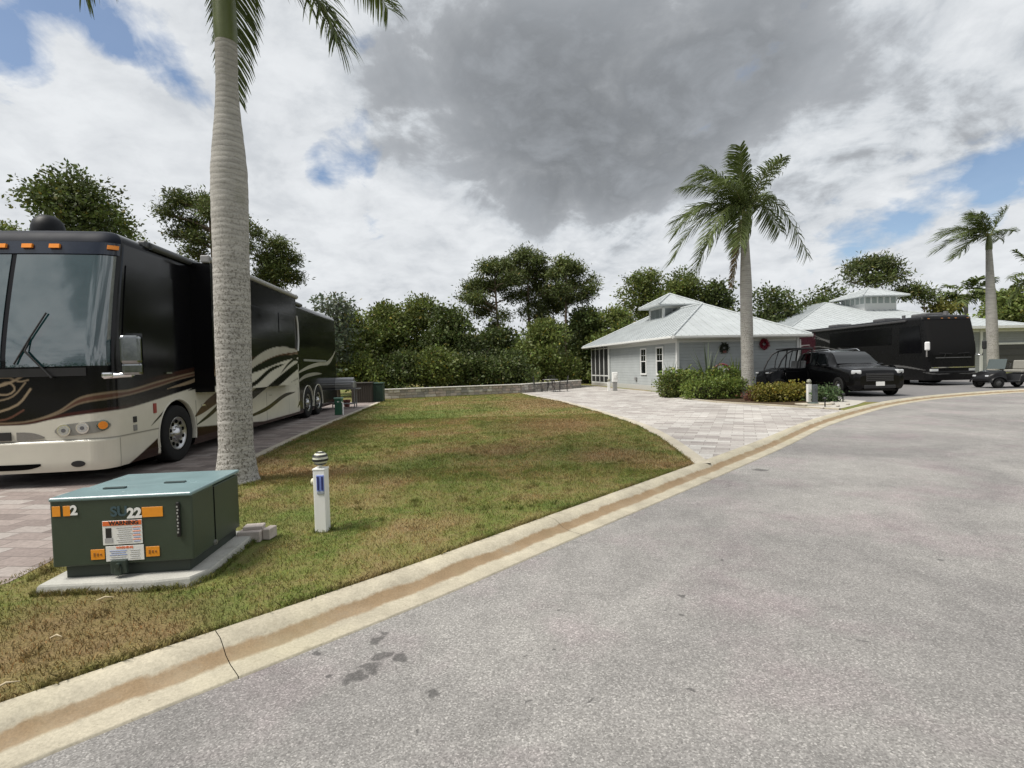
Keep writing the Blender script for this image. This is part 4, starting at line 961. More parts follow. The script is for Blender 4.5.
def paint_main(U, Z, Pm):
    y = Pm[..., 1]; x = np.abs(Pm[..., 0]); S = (x - 1.28) + np.maximum(y, 0)
    C = np.broadcast_to(CREAM, Z.shape + (3,)).copy()
    edge_ = smoothcur(S, [(-1.4, .95), (-1.0, .96), (-.68, 1.02), (-.3, 1.07), (.1, 1.10), (.56, 1.12), (1.3, 1.20), (2.1, 1.30), (3.2, 1.42), (5, 1.62), (7, 1.90), (9, 2.05), (14.5, 2.1)])
    tan0 = smoothcur(S, [(-1.4, .965), (-1.0, .99), (-.62, 1.08), (-.3, 1.22), (.1, 1.27), (.6, 1.31), (1.3, 1.40), (2.1, 1.52), (3.2, 1.62), (5, 1.78), (8, 2.1), (14.5, 2.25)])
    tan1 = smoothcur(S, [(-1.4, .985), (-1.0, 1.01), (-.62, 1.13), (-.3, 1.32), (.1, 1.38), (.6, 1.40), (1.3, 1.50), (2.1, 1.60), (3.2, 1.72), (5, 1.9), (8, 2.2), (14.5, 2.35)])
    C = blend(C, 1 - below(Z, edge_), BK)
    C = blend(C, (1 - below(Z, edge_)) * below(Z, edge_ + .05) * np.clip(1 - (S + .2) / 1, 0, 1), DRED)
    C = blend(C, (1 - below(Z, tan0)) * below(Z, tan1), TAN * .8)
    C = blend(C, (1 - below(Z, tan0 + .02)) * below(Z, tan1 - .03) * np.clip((S + .9) / .4, 0, 1), BRN * 1.6)
    C = blend(C, (1 - below(Z, tan1)) * below(Z, tan1 + .08) * np.clip((S - .6) / 1.2, 0, 1), BRN * .7)
    side = np.clip((S - 1.0) / .1, 0, 1)
    # side swooshes
    for pts, w, c in [([(1.6, 1.36), (2.6, 1.50), (3.6, 1.80), (4.6, 1.98)], .08, TAN), ([(2.3, 1.30), (3.0, 1.42), (3.8, 1.62), (4.5, 1.72)], .10, BK),
                      ([(2.5, .80), (3.0, .98), (3.8, 1.22), (4.6, 1.50)], .22, BRN), ([(2.5, .62), (3.2, .82), (4.2, 1.2), (5.6, 1.55)], .10, BK),
                      ([(4.0, 1.50), (5.2, 1.92), (6.6, 2.16), (8.3, 2.20)], .22, SILV), ([(3.8, 1.38), (5.2, 1.75), (6.6, 1.98), (8.3, 2.05)], .10, BK),
                      ([(4.0, 1.20), (4.9, 1.36), (5.9, 1.66), (7.0, 1.82)], .11, BK), ([(3.6, .62), (4.9, .95), (6.6, 1.40), (8.6, 1.86), (10.2, 1.98)], .22, BK),
                      ([(4.6, .52), (6.2, .66), (7.6, .92), (8.6, .98)], .12, BK), ([(7.4, 1.3), (8.6, 1.5), (10, 1.85), (11.2, 2.1)], .09, SILV * .8),
                      ([(6.6, 1.55), (7.3, 1.82), (8.0, 1.95), (8.6, 1.7)], .08, BK), ([(8.8, .5), (9.8, 1.05), (11.2, 1.5), (13, 1.8)], .35, BK), ([(11.5, 1.75), (12.8, 1.95), (14, 2.2)], .12, SILV),
                      ([(1.08, .78), (1.35, .92), (1.6, 1.06)], .035, BK)]:
        C = lens_stroke(C, S, Z, pts, w, c)
    rear = np.clip((S - 8.9) / 1.8, 0, 1); C = C * (1 - rear[..., None] * .0)
    C = blend(C, np.clip((S - 9.0) / .03, 0, 1), BK)
    for pts, w, c in [([(8.6, 1.5), (10, 1.72), (11.6, 1.86), (12.6, 1.90), (13.9, 2.3)], .14, SILV), ([(8.6, 1.2), (9.6, 1.42), (10.8, 1.5), (11.8, 1.5)], .12, SILV * .8), ([(12.5, 1.8), (13.2, 2.0), (14.1, 2.45)], .10, SILV)]:
        C = lens_stroke(C, S, Z, pts, w, c)
    # dark skirt behind the front bumper
    sk = cur(S, [(.3, .2), (.42, .24), (1.25, .56), (1.26, .3), (2.4, .3), (2.5, .6), (4, .5), (6, .35), (14, .35)])
    C = blend(C, below(Z, sk) * np.clip((S - .36) / .02, 0, 1), BRN * .5)
    # body seam lines
    C = blend(C, np.clip(1 - np.abs(Z - .715) / .016, 0, 1) * (S < 1.3), CREAM * .18)
    C = blend(C, np.clip(1 - np.abs(S - .30) / .012, 0, 1) * (Z < .7), CREAM * .3)
    for sx in (2.55, 4.4, 6.2, 8.0, 8.9): C = blend(C, np.clip(1 - np.abs(S - sx) / .012, 0, 1) * (Z < 1.1), BK)
    # swirls of the nose mural
    if True:
        Sx = Pm[..., 0]
        mf = (S < -.1)
        for pts, w, c in [([(-.75, 1.18), (-.4, 1.42), (0, 1.52), (.28, 1.66)], .03, TAN), ([(-.6, 1.05), (-.2, 1.12), (.15, 1.24), (.32, 1.45)], .03, TAN), ([(-.3, 1.52), (-.05, 1.38), (.12, 1.44), (.05, 1.55), (-.1, 1.50)], .022, TAN),
                          ([(-.5, 1.28), (-.1, 1.30), (.1, 1.36), (.26, 1.54)], .022, TAN * .8), ([(-.2, 1.60), (.05, 1.62), (.18, 1.56), (.30, 1.58)], .02, TAN), ([(-.3, 1.02), (0, 1.04), (.22, 1.16)], .025, BRN * 2),
                          ([(-.5, 1.5), (-.32, 1.6), (-.1, 1.66)], .025, TAN)]:
            q = smooth_path(pts, 6); d = seg_dist(Sx, Z, [tuple(a) for a in q[::2]] + [tuple(q[-1])])
            C = blend(C, np.clip((w / 2 - d) / .012 + .5, 0, 1) * mf, c)
    return C
def coach_main():
    root = empty('motor_coach', (-7.043, 7.222, Zl + .004 - .06), math.radians(5.8), label='large black and cream motor coach with brown swooshes parked on the pavers at the left', cat='motor coach')
    c = Coach(3.78, 14.2); c.paintmat = attr_paint('coach_paint', .16, .22, .10); c.roofmat = M('coach_roof', (.03, .035, .05), .35); c.archmat = M('arch_trim', (.58, .56, .48), .3)
    AR = [(1.90, .55, .60), (9.95, .55, .56), (11.2, .55, .56)]
    c.body(root, paint_main, AR)
    for sd in (-1, 1):
        [wheel(root, (sd * (c.W - .13), yy, .56), .50, .28, sd) for yy in (1.90, 9.95, 11.2)]
    # windscreen, two panes, with a dark centre post and a navy brow
    uc = c.ux(1.0) + .30
    for sd in (-1, 1):
        w = c.patch('windscreen', WSG, root, sd * .035, sd * uc, 1.76, 3.38, .012, 26, 12)
        wb = MB(); p0 = c.pos(sd * .62, 1.60, .05); p1 = c.pos(sd * .30, 1.98, .05); p2 = c.pos(sd * .10, 2.35, .06); wb.tube([p0, p1], .013, 6)
        a, b = c.pos(sd * .16, 1.80, .04), c.pos(sd * .52, 2.52, .04); wb.tube([a, (a + b) / 2 + np.array([0, -.01, 0]), b], .012, 6); wb.tube([p1, (a + b) / 2], .009, 6); wb.build('wiper', DARKM, w)
    c.patch('brow', M('navy_paint', (.010, .016, .032), .2, 0, .1, 3, .5, .5), root, -c.ux(1.0) - .34, c.ux(1.0) + .34, 3.395, 3.58, .02, 40, 6, .03)
    c.patch('roof_cap', M('navy_matte', (.006, .009, .018), .6, 0, .1, 3, .15), root, -c.ux(1.0) - .36, c.ux(1.0) + .36, 3.585, 3.775, .006, 40, 8, .02)
    c.patch('dash_panel', M('satin_black', (.012, .012, .013), .4), root, -c.ux(1.0) - .02, c.ux(1.0) + .02, 1.62, 1.735, .012, 30, 3)
    for x in (.17, .52, 1.22):
        for sd in (-1, 1):
            u = c.ux(min(x, .99)) + max(0, x - .99) * 1.05
            c.patch('marker_lamp', AMB, root, sd * (u - .065), sd * (u + .065), 3.475, 3.535, .055, 5, 3, .05)
    # grille, badge, bumper slot
    GR = M('grille_mesh', (.23, .22, .20), .45, .4, .3, 60)
    for sd in (-1, 1):
        c.patch('grille', GR, root, sd * .12, sd * .46, lambda q: .735 + .02 * q ** 3, lambda q: .85 - .075 * q ** 3, .012, 12, 4)
        el = lambda q, cz, h: (cz - h * math.sqrt(max(0.02, 1 - (2 * q - 1) ** 4)), cz + h * math.sqrt(max(0.02, 1 - (2 * q - 1) ** 4)))
        u0, u1 = c.ux(.60), c.ux(1.0) + .27
        hz = lambda q: .845 + .055 * q
        hl = c.patch('headlight', M('lamp_surround', (.27, .265, .24), .3, .3), root, sd * u0, sd * u1, lambda q: hz(q) - .085 * math.sqrt(max(.03, 1 - (2 * q - 1) ** 4)), lambda q: hz(q) + .085 * math.sqrt(max(.03, 1 - (2 * q - 1) ** 4)), .014, 20, 6)
        for k, (uu_, m_, rr) in enumerate([(.12, LAMPG, .078), (.35, LAMPG, .076), (.58, AMB, .070)]):
            ctr = c.pos(sd * (u0 + uu_), .855 + .025 * k, .018); nx = c.pos(sd * (u0 + uu_), .855 + .025 * k, .068) - ctr; nx = nx / np.linalg.norm(nx)
            q = MB(); q.cyl(ctr - nx * .02, ctr + nx * .014, rr * 1.15, rr * 1.08, 18, 0); q.cyl(ctr - nx * .02, ctr + nx * .02, rr * .88, rr * .80, 18, 1)
            q.cyl(ctr, ctr + nx * .024, rr * .42, rr * .36, 12, 2)
            q.build('lamp' if k < 2 else 'turn_signal', [CHROME, m_ if k == 2 else M('lamp_reflector', (.55, .57, .58), .15, .7), M('lamp_core', (.12, .12, .13), .2) if k < 2 else AMB], hl)
        fg = c.patch('fog_lamp', DARKM, root, sd * .80, sd * .97, lambda q: .375 - .045 * math.sqrt(max(.03, 1 - (2 * q - 1) ** 2)), lambda q: .375 + .045 * math.sqrt(max(.03, 1 - (2 * q - 1) ** 2)), .012, 12, 4)
        # vents and reflector on the flank
        for zz0 in (.93, .80): c.patch('side_marker', DARKM if zz0 > .9 else M('grey_socket', (.2, .2, .19), .5), root, sd * c.uy(.62), sd * c.uy(.70), zz0 - .045, zz0 + .045, .012, 4, 3)
        c.patch('reflector', REDL, root, sd * c.uy(1.16), sd * c.uy(1.24), .98, 1.14, .012, 4, 3)
        # mirrors on the corner arms
        mp = MB(); px_ = sd * 1.56; mp.cbox((px_, .18, 1.98), (.26, .16, .42), .05, 0, rotm('Z', sd * .35), 3); mp.cbox((px_, .20, 1.70), (.25, .15, .18), .04, 0, rotm('Z', sd * .35), 3)
        mir = mp.build('mirror', M('chrome_housing', (.30, .31, .31), .10, 1, .3, 14), root)
        mg = MB(); mg.cyl((sd * 1.22, .12, 1.60), (px_, .18, 1.62), .045, .04, 10); mg.cyl((px_, .18, 1.60), (px_, .18, 1.85), .03, .03, 10); mg.cbox((sd * 1.27, .14, 1.62), (.16, .12, .09), .03); mg.build('mirror_arm', CHROME, mir)
        ms = MB(); ms.box((px_ + sd * .0, .262, 2.02), (.20, .012, .40), 0, rotm('Z', sd * .35)); ms.build('mirror_glass', GLASS, mir)
        dh = MB(); dh.cbox((sd * (c.W + .02), 8.6, 2.55), (.03, .20, .05), .008); 
        # side glass behind the windscreen and cab door
        c.patch('side_window', SGL, root, sd * (c.uy(.42)), sd * c.uy(1.95), 1.72, lambda q: 3.28 + .0 * q, .012, 10, 6)
        c.patch('door_handle', CHROME, root, sd * c.uy(1.55), sd * c.uy(1.72), 1.62, 1.65, .03, 4, 3)
        for y0 in (2.75, 4.6, 6.4, 8.15): c.patch('bay_latch', CHROME, root, sd * c.uy(y0), sd * c.uy(y0 + .12), .98, 1.01, .025, 4, 3)
    c.patch('bumper_slot', DKHOLE, root, -.42, .42, lambda q: .32 + .05 * abs(2 * q - 1) ** 4, .40, .012, 16, 3)
    b = c.patch('badge', M('badge_black', (.02, .02, .02), .4), root, -.20, .055, .74, .855, .03, 6, 4)
    # slide-out on the near side
    mb = MB(); x0, x1, y0, y1, z0, z1 = 1.26, 1.64, 2.55, 7.75, 1.25, 3.70
    ny, nz_ = 200, 78; Y, Zg = np.meshgrid(np.linspace(y0, y1, ny), np.linspace(z0, z1, nz_), indexing='ij')
    Pg = np.stack([np.full_like(Y, x1), Y, Zg], -1); Pp = Pg.copy(); C = paint_main(None, Zg, Pp)
    idx = np.arange(ny * nz_).reshape(ny, nz_); F = np.stack([idx[:-1, :-1], idx[1:, :-1], idx[1:, 1:], idx[:-1, 1:]], -1).reshape(-1, 4)
    so_ = fastmesh('slide_out', Pg.reshape(-1, 3), F, c.paintmat, root, C.reshape(-1, 3))
    mb.box(((x0 + x1) / 2 - .004, (y0 + y1) / 2, (z0 + z1) / 2), (x1 - x0 - .008, y1 - y0 - .004, z1 - z0 - .004), 0); mb.build('slide_box', BLACKP, so_)
    q = MB(); q.tube([(x1 + .01, y1 - .02, 3.2), (x1 + .02, y1 + .03, 3.0), (x1 + .02, y1 + .05, 2.5), (x1 + .01, y1, 2.2)], .035, 8); q.build('edge_trim', M('edge_trim_silver', (.45, .45, .43), .3, .5), so_)
    q = MB(); q.cbox((x1 + .006, 4.6, 2.75), (.012, 1.9, .75), .005); q.cbox((x1 + .006, 6.7, 2.9), (.012, .9, .5), .005); q.build('slide_window', SGL, so_)
    q = MB(); q.cyl((x1 + .0, 2.5, 3.76), (x1 + .0, 7.85, 3.76), .055, .055, 12); q.cbox((x1 - .05, 2.5, 3.76), (.16, .08, .14), .02); q.cbox((x1 - .05, 7.8, 3.76), (.16, .08, .14), .02); q.build('slide_awning', M('awning_silver', (.30, .30, .30), .5), root)
    # rear quarter: belt rail, curtain window
    c.patch('belt_rail', M('belt_silver', (.45, .45, .44), .3, .5), root, c.uy(9.6), c.uy(12.4), 1.93, 2.0, .02, 12, 3)
    for sd in (-1, 1):
        c.patch('rear_window', SGL, root, sd * c.uy(9.0), sd * c.uy(10.4), 2.4, 3.2, .012, 8, 4)
    c.patch('long_window', GLASS, root, -c.uy(2.6), -c.uy(7.5), 2.2, 3.2, .012, 16, 4)
    # awning along the roof edge, roof air units, dome
    q = MB(); q.cbox((1.20, 5.4, 3.74), (.14, 8.4, .12), .03); q.cyl((1.28, 1.3, 3.72), (1.28, 9.5, 3.72), .055, .055, 12); q.build('awning', M('awning_case', (.07, .075, .08), .4), root)
    q = MB()
    q.cbox((0, 4.2, 3.83), (.9, 1.1, .22), .08, 0, None, 3); q.cbox((0, 9.5, 3.83), (.9, 1.1, .22), .08, 0, None, 3); q.build('air_conditioner', M('ac_shroud', (.10, .10, .11), .5), root)
    q = MB(); q.lathe([(.21, 3.78), (.225, 3.92), (.22, 4.01), (.19, 4.11), (.11, 4.19), (.001, 4.21)], 24, 0, (None, (-.22, 1.25, 0))); q.build('satellite_dome', M('dome_dark', (.010, .011, .014), .5, 0, .1, 3, .2), root)
    q = MB(); q.cbox((0, 14.22, 1.2), (2.2, .05, 1.4), .02); q.build('engine_door', BLACKP, root)
    return root
coach_main()

# black coach across the neighbour's drive, front towards the road
def paint_dark(U, Z, Pm):
    y = Pm[..., 1]; x = np.abs(Pm[..., 0]); S = (x - 1.28) + np.maximum(y, 0)
    C = np.broadcast_to(np.array([.008, .008, .0085]), Z.shape + (3,)).copy()
    G1 = np.array([.10, .10, .10])
    C = blend(C, np.clip((S - 9.8) / .06, 0, 1) * np.clip((3.35 - Z) / .03, 0, 1), np.array([.030, .007, .012]))
    for pts, w, c in [([(4.0, 1.2), (6.5, 1.9), (8.6, 2.7), (10.2, 3.0)], .08, G1), ([(5.0, 1.4), (7.2, 2.0), (9, 2.3), (10.6, 2.4)], .07, G1), ([(3.4, 1.0), (6, 1.5), (8.5, 1.7), (10.4, 1.6)], .09, G1),
                      ([(6.5, 2.5), (7.8, 2.6), (9.2, 2.9), (10.4, 3.3)], .06, G1), ([(10.5, 2.5), (12.9, 2.45)], .06, G1 * 2), ([(10.5, 1.75), (12.9, 1.8)], .06, G1 * 1.5), ([(.2, .8), (2, 1.0), (4, 1.0)], .10, G1),
                      ([(-1.2, .62), (-.4, .60), (.4, .70)], .05, G1)]: C = lens_stroke(C, S, Z, pts, w, c)
    return C
def coach_dark():
    root = empty('motor_coach', (22.42, 26.35, Zl + .005), 0, label='black motor coach with a covered windscreen and maroon rear panel behind the black car', cat='motor coach')
    c = Coach(3.60, 13.4); c.paintmat = attr_paint('dark_coach_paint', .28, .15, .0); c.roofmat = M('dark_coach_roof', (.02, .02, .022), .4); c.archmat = BLACKP
    AR = [(2.6, .5, .56), (9.4, .5, .54), (10.6, .5, .54)]; c.body(root, paint_dark, AR)
    for sd in (-1, 1):
        for y in (2.6, 9.4, 10.6): wheel(root, (sd * (c.W - .13), y, .50), .48, .28, sd)
    c.patch('windscreen_cover', M('sunshade_mesh', (.007, .007, .0075), .85, 0, .1, 60, .2), root, -c.ux(1.0) - .2, c.ux(1.0) + .2, 1.55, 3.36, .02, 24, 8)
    c.patch('brow', BLACKP, root, -c.ux(1.0) - .3, c.ux(1.0) + .3, 3.375, 3.5, .03, 24, 3)
    c.patch('chrome_strip', CHROME, root, -c.ux(1.0) - .1, c.ux(1.0) + .1, .90, .95, .03, 24, 3)
    for sd in (-1, 1):
        hl = c.patch('headlight', LAMPG, root, sd * c.ux(.78), sd * (c.ux(1.0) + .16), .74, .86, .02, 8, 4)
        q = MB(); q.cbox((sd * 1.44, -.10, 2.02), (.22, .14, .44), .06, 0, rotm('Z', sd * .35), 3); mir = q.build('mirror', M('mirror_white', (.75, .75, .75), .3) if sd < 0 else DARKM, root)
        q = MB(); q.tube([(sd * 1.2, .12, 1.55), (sd * 1.42, -.02, 1.5), (sd * 1.44, -.08, 1.85)], .035, 8); q.build('mirror_arm', CHROME, mir)
        c.patch('side_window', SGL, root, sd * c.uy(.45), sd * c.uy(2.0), 1.7, 3.1, .012, 8, 4)
        c.patch('saloon_window', SGL, root, sd * c.uy(2.6), sd * c.uy(8.2), 2.2, 3.15, .012, 14, 4)
        wb = MB(); a, b = c.pos(sd * .15, 1.62, .05), c.pos(sd * .75, 1.66, .05); wb.tube([a, b], .012, 6); wb.tube([c.pos(sd * .5, 1.45, .04), (a + b) / 2], .01, 6); wb.build('wiper', DARKM, root)
    c.patch('windscreen_vents', M('vent_grey', (.10, .10, .10), .5), root, -.9, .9, 1.40, 1.44, .02, 14, 3)
    for x in (-1.0, -.35, 0, .35, 1.0): c.patch('marker_lamp', M('amber_dull', (.25, .10, .02), .4), root, x - .05, x + .05, 3.42, 3.46, .05, 3, 3, .03)
    q = MB(); q.cbox((-1.30, 6.0, 3.42), (.12, 9.0, .12), .03); q.build('awning', M('awning_grey', (.05, .05, .052), .5), root)
    q = MB()
    for yy in (1.6, 4.6, 9.0): q.cbox((-.1, yy, 3.70), (1.0, 1.0, .18), .06, 0, None, 2)
    q.cyl((.4, 1.0, 3.62), (.4, 1.0, 3.85), .14, .10, 12); q.cyl((-.6, 2.6, 3.62), (-.6, 2.6, 3.80), .09, .09, 10)
    q.build('roof_unit', M('roof_unit_grey', (.09, .09, .095), .5), root)
coach_dark()

# ------------------------------------------------------------------ car (crossover)
def car(root, paint, L=4.85):
    """front at y=0 facing -y, origin on the ground"""
    # y, z_bottom, z_mid, z_shoulder, z_top, half widths bottom/mid/shoulder/top
    st = [(.0, .34, .52, .74, .80, .60, .68, .68, .48), (.06, .26, .54, .88, .95, .80, .86, .82, .60), (.25, .22, .58, .98, 1.05, .89, .93, .88, .66), (.75, .22, .60, 1.05, 1.11, .92, .965, .92, .70), (1.25, .22, .62, 1.09, 1.15, .92, .97, .93, .74),
          (1.42, .22, .62, 1.10, 1.24, .92, .97, .93, .70), (1.75, .22, .62, 1.11, 1.52, .92, .97, .93, .68), (2.05, .22, .62, 1.12, 1.68, .92, .97, .93, .68), (2.8, .22, .62, 1.12, 1.75, .92, .97, .93, .68), (3.7, .22, .62, 1.13, 1.74, .92, .97, .93, .68),
          (4.30, .22, .64, 1.14, 1.70, .92, .965, .92, .66), (4.58, .24, .64, 1.14, 1.62, .90, .955, .90, .64), (4.74, .28, .64, 1.12, 1.35, .88, .93, .87, .62), (4.82, .32, .62, 1.05, 1.14, .84, .89, .83, .58), (4.85, .40, .60, .90, .98, .76, .80, .76, .54)]
    st = np.array(st); ys = np.linspace(0, 1, 90) * L; y0 = st[:, 0]
    # even spacing with the end stations kept
    ys = np.unique(np.concatenate([y0, ys])); A = np.stack([np.interp(ys, y0, st[:, k]) for k in range(1, 9)], 1)
    def sec(a):
        zb, zm, zs, zt, wb, wm, ws, wt = a
        cab = max(0, zt - zs - .08)
        h = [(wb * .85, zb), (wb, zb + .05), (wm, (zb + zm) / 2 + .03), (wm, zm + .05), (wm * .995, (zm + zs) / 2), (ws, zs - .03), (ws * .975, zs), ((ws * .96) * (1 - 0) + 0, zs + min(.02, cab)), (wt + (ws * .95 - wt) * .5, zs + (zt - zs) * .5), (wt * 1.06, zt - min(.06, (zt - zs) * .4)), (wt * .93, zt - .015), (wt * .5, zt), (0, zt + .008)]
        return np.array(h)
    Pm = []
    for y, a in zip(ys, A):
        h = sec(a); full = np.vstack([h, (h * np.array([-1, 1]))[::-1][1:]])
        Pm.append(np.column_stack([full[:, 0], np.full(len(full), y), full[:, 1]]))
    Pm = np.array(Pm); mb = MB(); mb.grid(Pm[:, ::-1]); mb.add(Pm[0], [tuple(range(Pm.shape[1]))]); mb.add(Pm[-1], [tuple(range(Pm.shape[1]))[::-1]])
    mb.box((0, L / 2, .23), (1.6, L - .5, .06), 0); mb.build('body', paint, root)
    def sidept(y, f):
        a = np.array([np.interp(y, y0, st[:, k]) for k in range(1, 9)]); zb, zm, zs, zt, wb, wm, ws, wt = a
        p0 = np.array([ws * .96, zs + .03]); p1 = np.array([wt + (ws * .95 - wt) * .5, zs + (zt - zs) * .5]); p2 = np.array([wt * 1.06, zt - .07])
        q = p0 + (p1 - p0) * f * 2 if f < .5 else p1 + (p2 - p1) * (f * 2 - 1); return q
    for sd in (-1, 1):
        for ya, yb, n1 in ((1.72, 2.72, 'window'), (2.80, 3.60, 'window'), (3.68, 4.25, 'window')):
            g = np.zeros((8, 5, 3))
            for i in range(8):
                for k in range(5):
                    f = k / 4 * .96; y = ya + (yb - ya) * i / 7; yy = y
                    if ya < 1.8: yy = max(y, 1.72 + f * .62) if i < 4 else y
                    q = sidept(yy, f); g[i, k] = (sd * (q[0] + .008), yy, q[1])
            mb = MB(); mb.grid(g if sd < 0 else g[::-1]); mb.build(n1, GLASS, root)
        for y in (.88, 3.86):
            ar = MB(); an = np.linspace(-.15, PI + .15, 20); Pg = np.zeros((20, 4, 3))
            for k, (xo, ro) in enumerate([(-.06, .40), (.015, .40), (.015, .355), (-.10, .345)]):
                Pg[:, k, 0] = sd * (.965 + xo); Pg[:, k, 1] = y + np.cos(an) * ro; Pg[:, k, 2] = .36 + np.sin(an) * ro
            ar.grid(Pg); ar.cyl((sd * .90, y, .36), (sd * .972, y, .36), .37, .37, 24, 0); ar.build('wheel_arch', DKHOLE, root)
            wheel(root, (sd * .90, y, .355), .355, .24, sd, ALU, .03, 'wheel', 5)
        hl = MB(); hl.cbox((sd * .73, .17, .90), (.32, .24, .15), .04, 0, rotm('Z', sd * .45), 2); hl.build('headlight', LAMPG, root)
        tl = MB(); tl.cbox((sd * .74, 4.66, 1.0), (.26, .16, .16), .03, 0, rotm('Z', -sd * .4), 2); tl.build('tail_light', REDL, root)
        mr = MB(); mr.cbox((sd * 1.06, 1.72, 1.12), (.20, .12, .15), .04, 0, None, 2); mr.cyl((sd * .9, 1.78, 1.08), (sd * 1.0, 1.72, 1.08), .025, .025, 6); mr.build('wing_mirror', paint, root)
        rr = MB(); rr.tube([(sd * .56, 2.2, 1.70), (sd * .56, 2.4, 1.79), (sd * .56, 3.9, 1.78), (sd * .56, 4.1, 1.72)], .018, 6); rr.build('roof_rail', CHROME, root)
    g = np.zeros((7, 6, 3))
    for i in range(7):
        for k in range(6):
            y = 1.36 + .64 * k / 5; a = [np.interp(y, y0, st[:, q]) for q in range(1, 9)]; w = a[7] * .93 + (1 - k / 5) * .10
            g[i, k] = (-w + 2 * w * i / 6, y - .004, a[3] + .012)
    mb = MB(); mb.grid(g); mb.build('windscreen', GLASS, root)
    mb = MB(); mb.cbox((0, .02, .70), (.96, .06, .30), .02)
    for k in range(4): mb.cbox((0, -.018, .60 + k * .065), (.90, .03, .018), .004, 1)
    mb.build('grille', [DARKM, M('grille_grey', (.10, .10, .10), .35, .6)], root)
    mb = MB(); mb.cbox((0, .01, .36), (1.1, .06, .14), .03); mb.build('lower_intake', DARKM, root)
    mb = MB(); mb.cbox((.0, -.03, .47), (.30, .012, .15), .004); pl = mb.build('number_plate', WHITEP, root)
sx_, sy_ = G(884, 397, Zl)
root = empty('crossover_car', (sx_ - .05, sy_ + .15, Zl + .006), math.radians(-4), label='glossy black crossover car parked nose out on the neighbouring drive', cat='car')
root.scale = (1.07, 1.07, 1.07)
car(root, M('car_black', (.005, .005, .0055), .16, 0, .1, 3, .2, .08))

# ------------------------------------------------------------------ open utility vehicle behind the yellow hedge
def utv():
    q = atY(756, 380, 24.6)
    root = empty('utility_vehicle', (float(q[0]) + .1, 24.3, Zl + .01), 0, label='black open sided utility vehicle with a maroon bed between the hedge and the grey wall', cat='utility vehicle')
    # front at x=0 facing -x
    b = MB(); g = []
    for x, zt, w in [(0, .75, .50), (.12, .98, .62), (.5, 1.05, .70), (.75, 1.12, .70), (.80, .62, .70), (1.75, .62, .70), (1.8, 1.0, .70), (2.0, 1.0, .70)]:
        g.append([(x, -w, .35), (x, -w, zt - .08), (x, -w * .9, zt), (x, w * .9, zt), (x, w, zt - .08), (x, w, .35)])
    b.grid(np.array(g)); b.add(g[0], [(0, 1, 2, 3, 4, 5)]); b.box((1.0, 0, .36), (2.0, 1.3, .05)); b.build('body', BLACKP, root)
    bd = MB(); bd.cbox((2.42, 0, .88), (.84, 1.38, .06), .01)
    for dx, dy, sx, sy in ((0, .68, .84, .04), (0, -.68, .84, .04), (.41, 0, .04, 1.36), (-.41, 0, .04, 1.36)): bd.cbox((2.42 + dx, dy, 1.10), (sx, sy, .42), .01)
    bd.cbox((2.42, 0, .62), (.8, 1.1, .4), .03); bd.build('cargo_bed', M('maroon_paint', (.10, .018, .032), .35, 0, .15), root)
    for sd in (-1, 1):
        c = MB(); y = sd * .64
        c.tube([(.45, y, 1.06), (.62, y, 1.45), (.85, y, 1.78), (1.15, y * .96, 1.93), (1.75, y * .94, 2.0), (2.05, y * .95, 1.98)], .035, 8)
        c.tube([(2.05, y * .95, 1.98), (1.9, y, 1.0)], .035, 8); c.tube([(1.15, y * .96, 1.93), (1.0, y, 1.45), (.95, y, 1.0)], .022, 8); c.tube([(1.55, y * .95, 1.98), (1.45, y, 1.0)], .03, 8)
        c.build('roll_cage', DARKM, root)
        st_ = MB(); st_.cbox((1.45, sd * .32, .80), (.5, .5, .16), .05); st_.cbox((1.72, sd * .32, 1.15), (.12, .48, .6), .05, 0, rotm('Y', .15)); st_.build('seat', M('grey_vinyl', (.2, .2, .2), .6), root)
        for x in (.48, 2.05): wheel(root, (x, sd * .62, .33), .33, .26, sd, ALU, .03, 'wheel', 6) if False else None
        dr_ = MB(); dr_.cbox((1.28, sd * .70, .80), (1.0, .05, .66), .03); dr_.cbox((1.28, sd * .73, .95), (.9, .02, .04), .008); dr_.build('door', BLACKP, root)
        hl = MB(); hl.cbox((.05, sd * .48, .92), (.06, .22, .08), .02); hl.build('headlight', LAMPG, root)
    rf = MB(); rf.cbox((1.55, 0, 2.02), (1.1, 1.24, .05), .02); rf.build('roof_panel', DARKM, root)
    for x in (.48, 2.15):
        for sd in (-1, 1):
            R = rotm('Z', PI / 2)
            w = MB(); T = rotm('X', PI / 2)
            w.lathe([(.19, -.11), (.30, -.13), (.33, -.08), (.33, .08), (.30, .13), (.19, .11)], 24, 0, (T, (x, sd * .66, .33)), True, False)
            o = w.build('tyre', RUB, None); h = MB(); h.lathe([(.19, -.10), (.19, .10), (.12, .06), (.04, .09)], 20, 0, (T, (x, sd * .66, .33))); hw = h.build('wheel', ALU, root); o.parent = hw
utv()

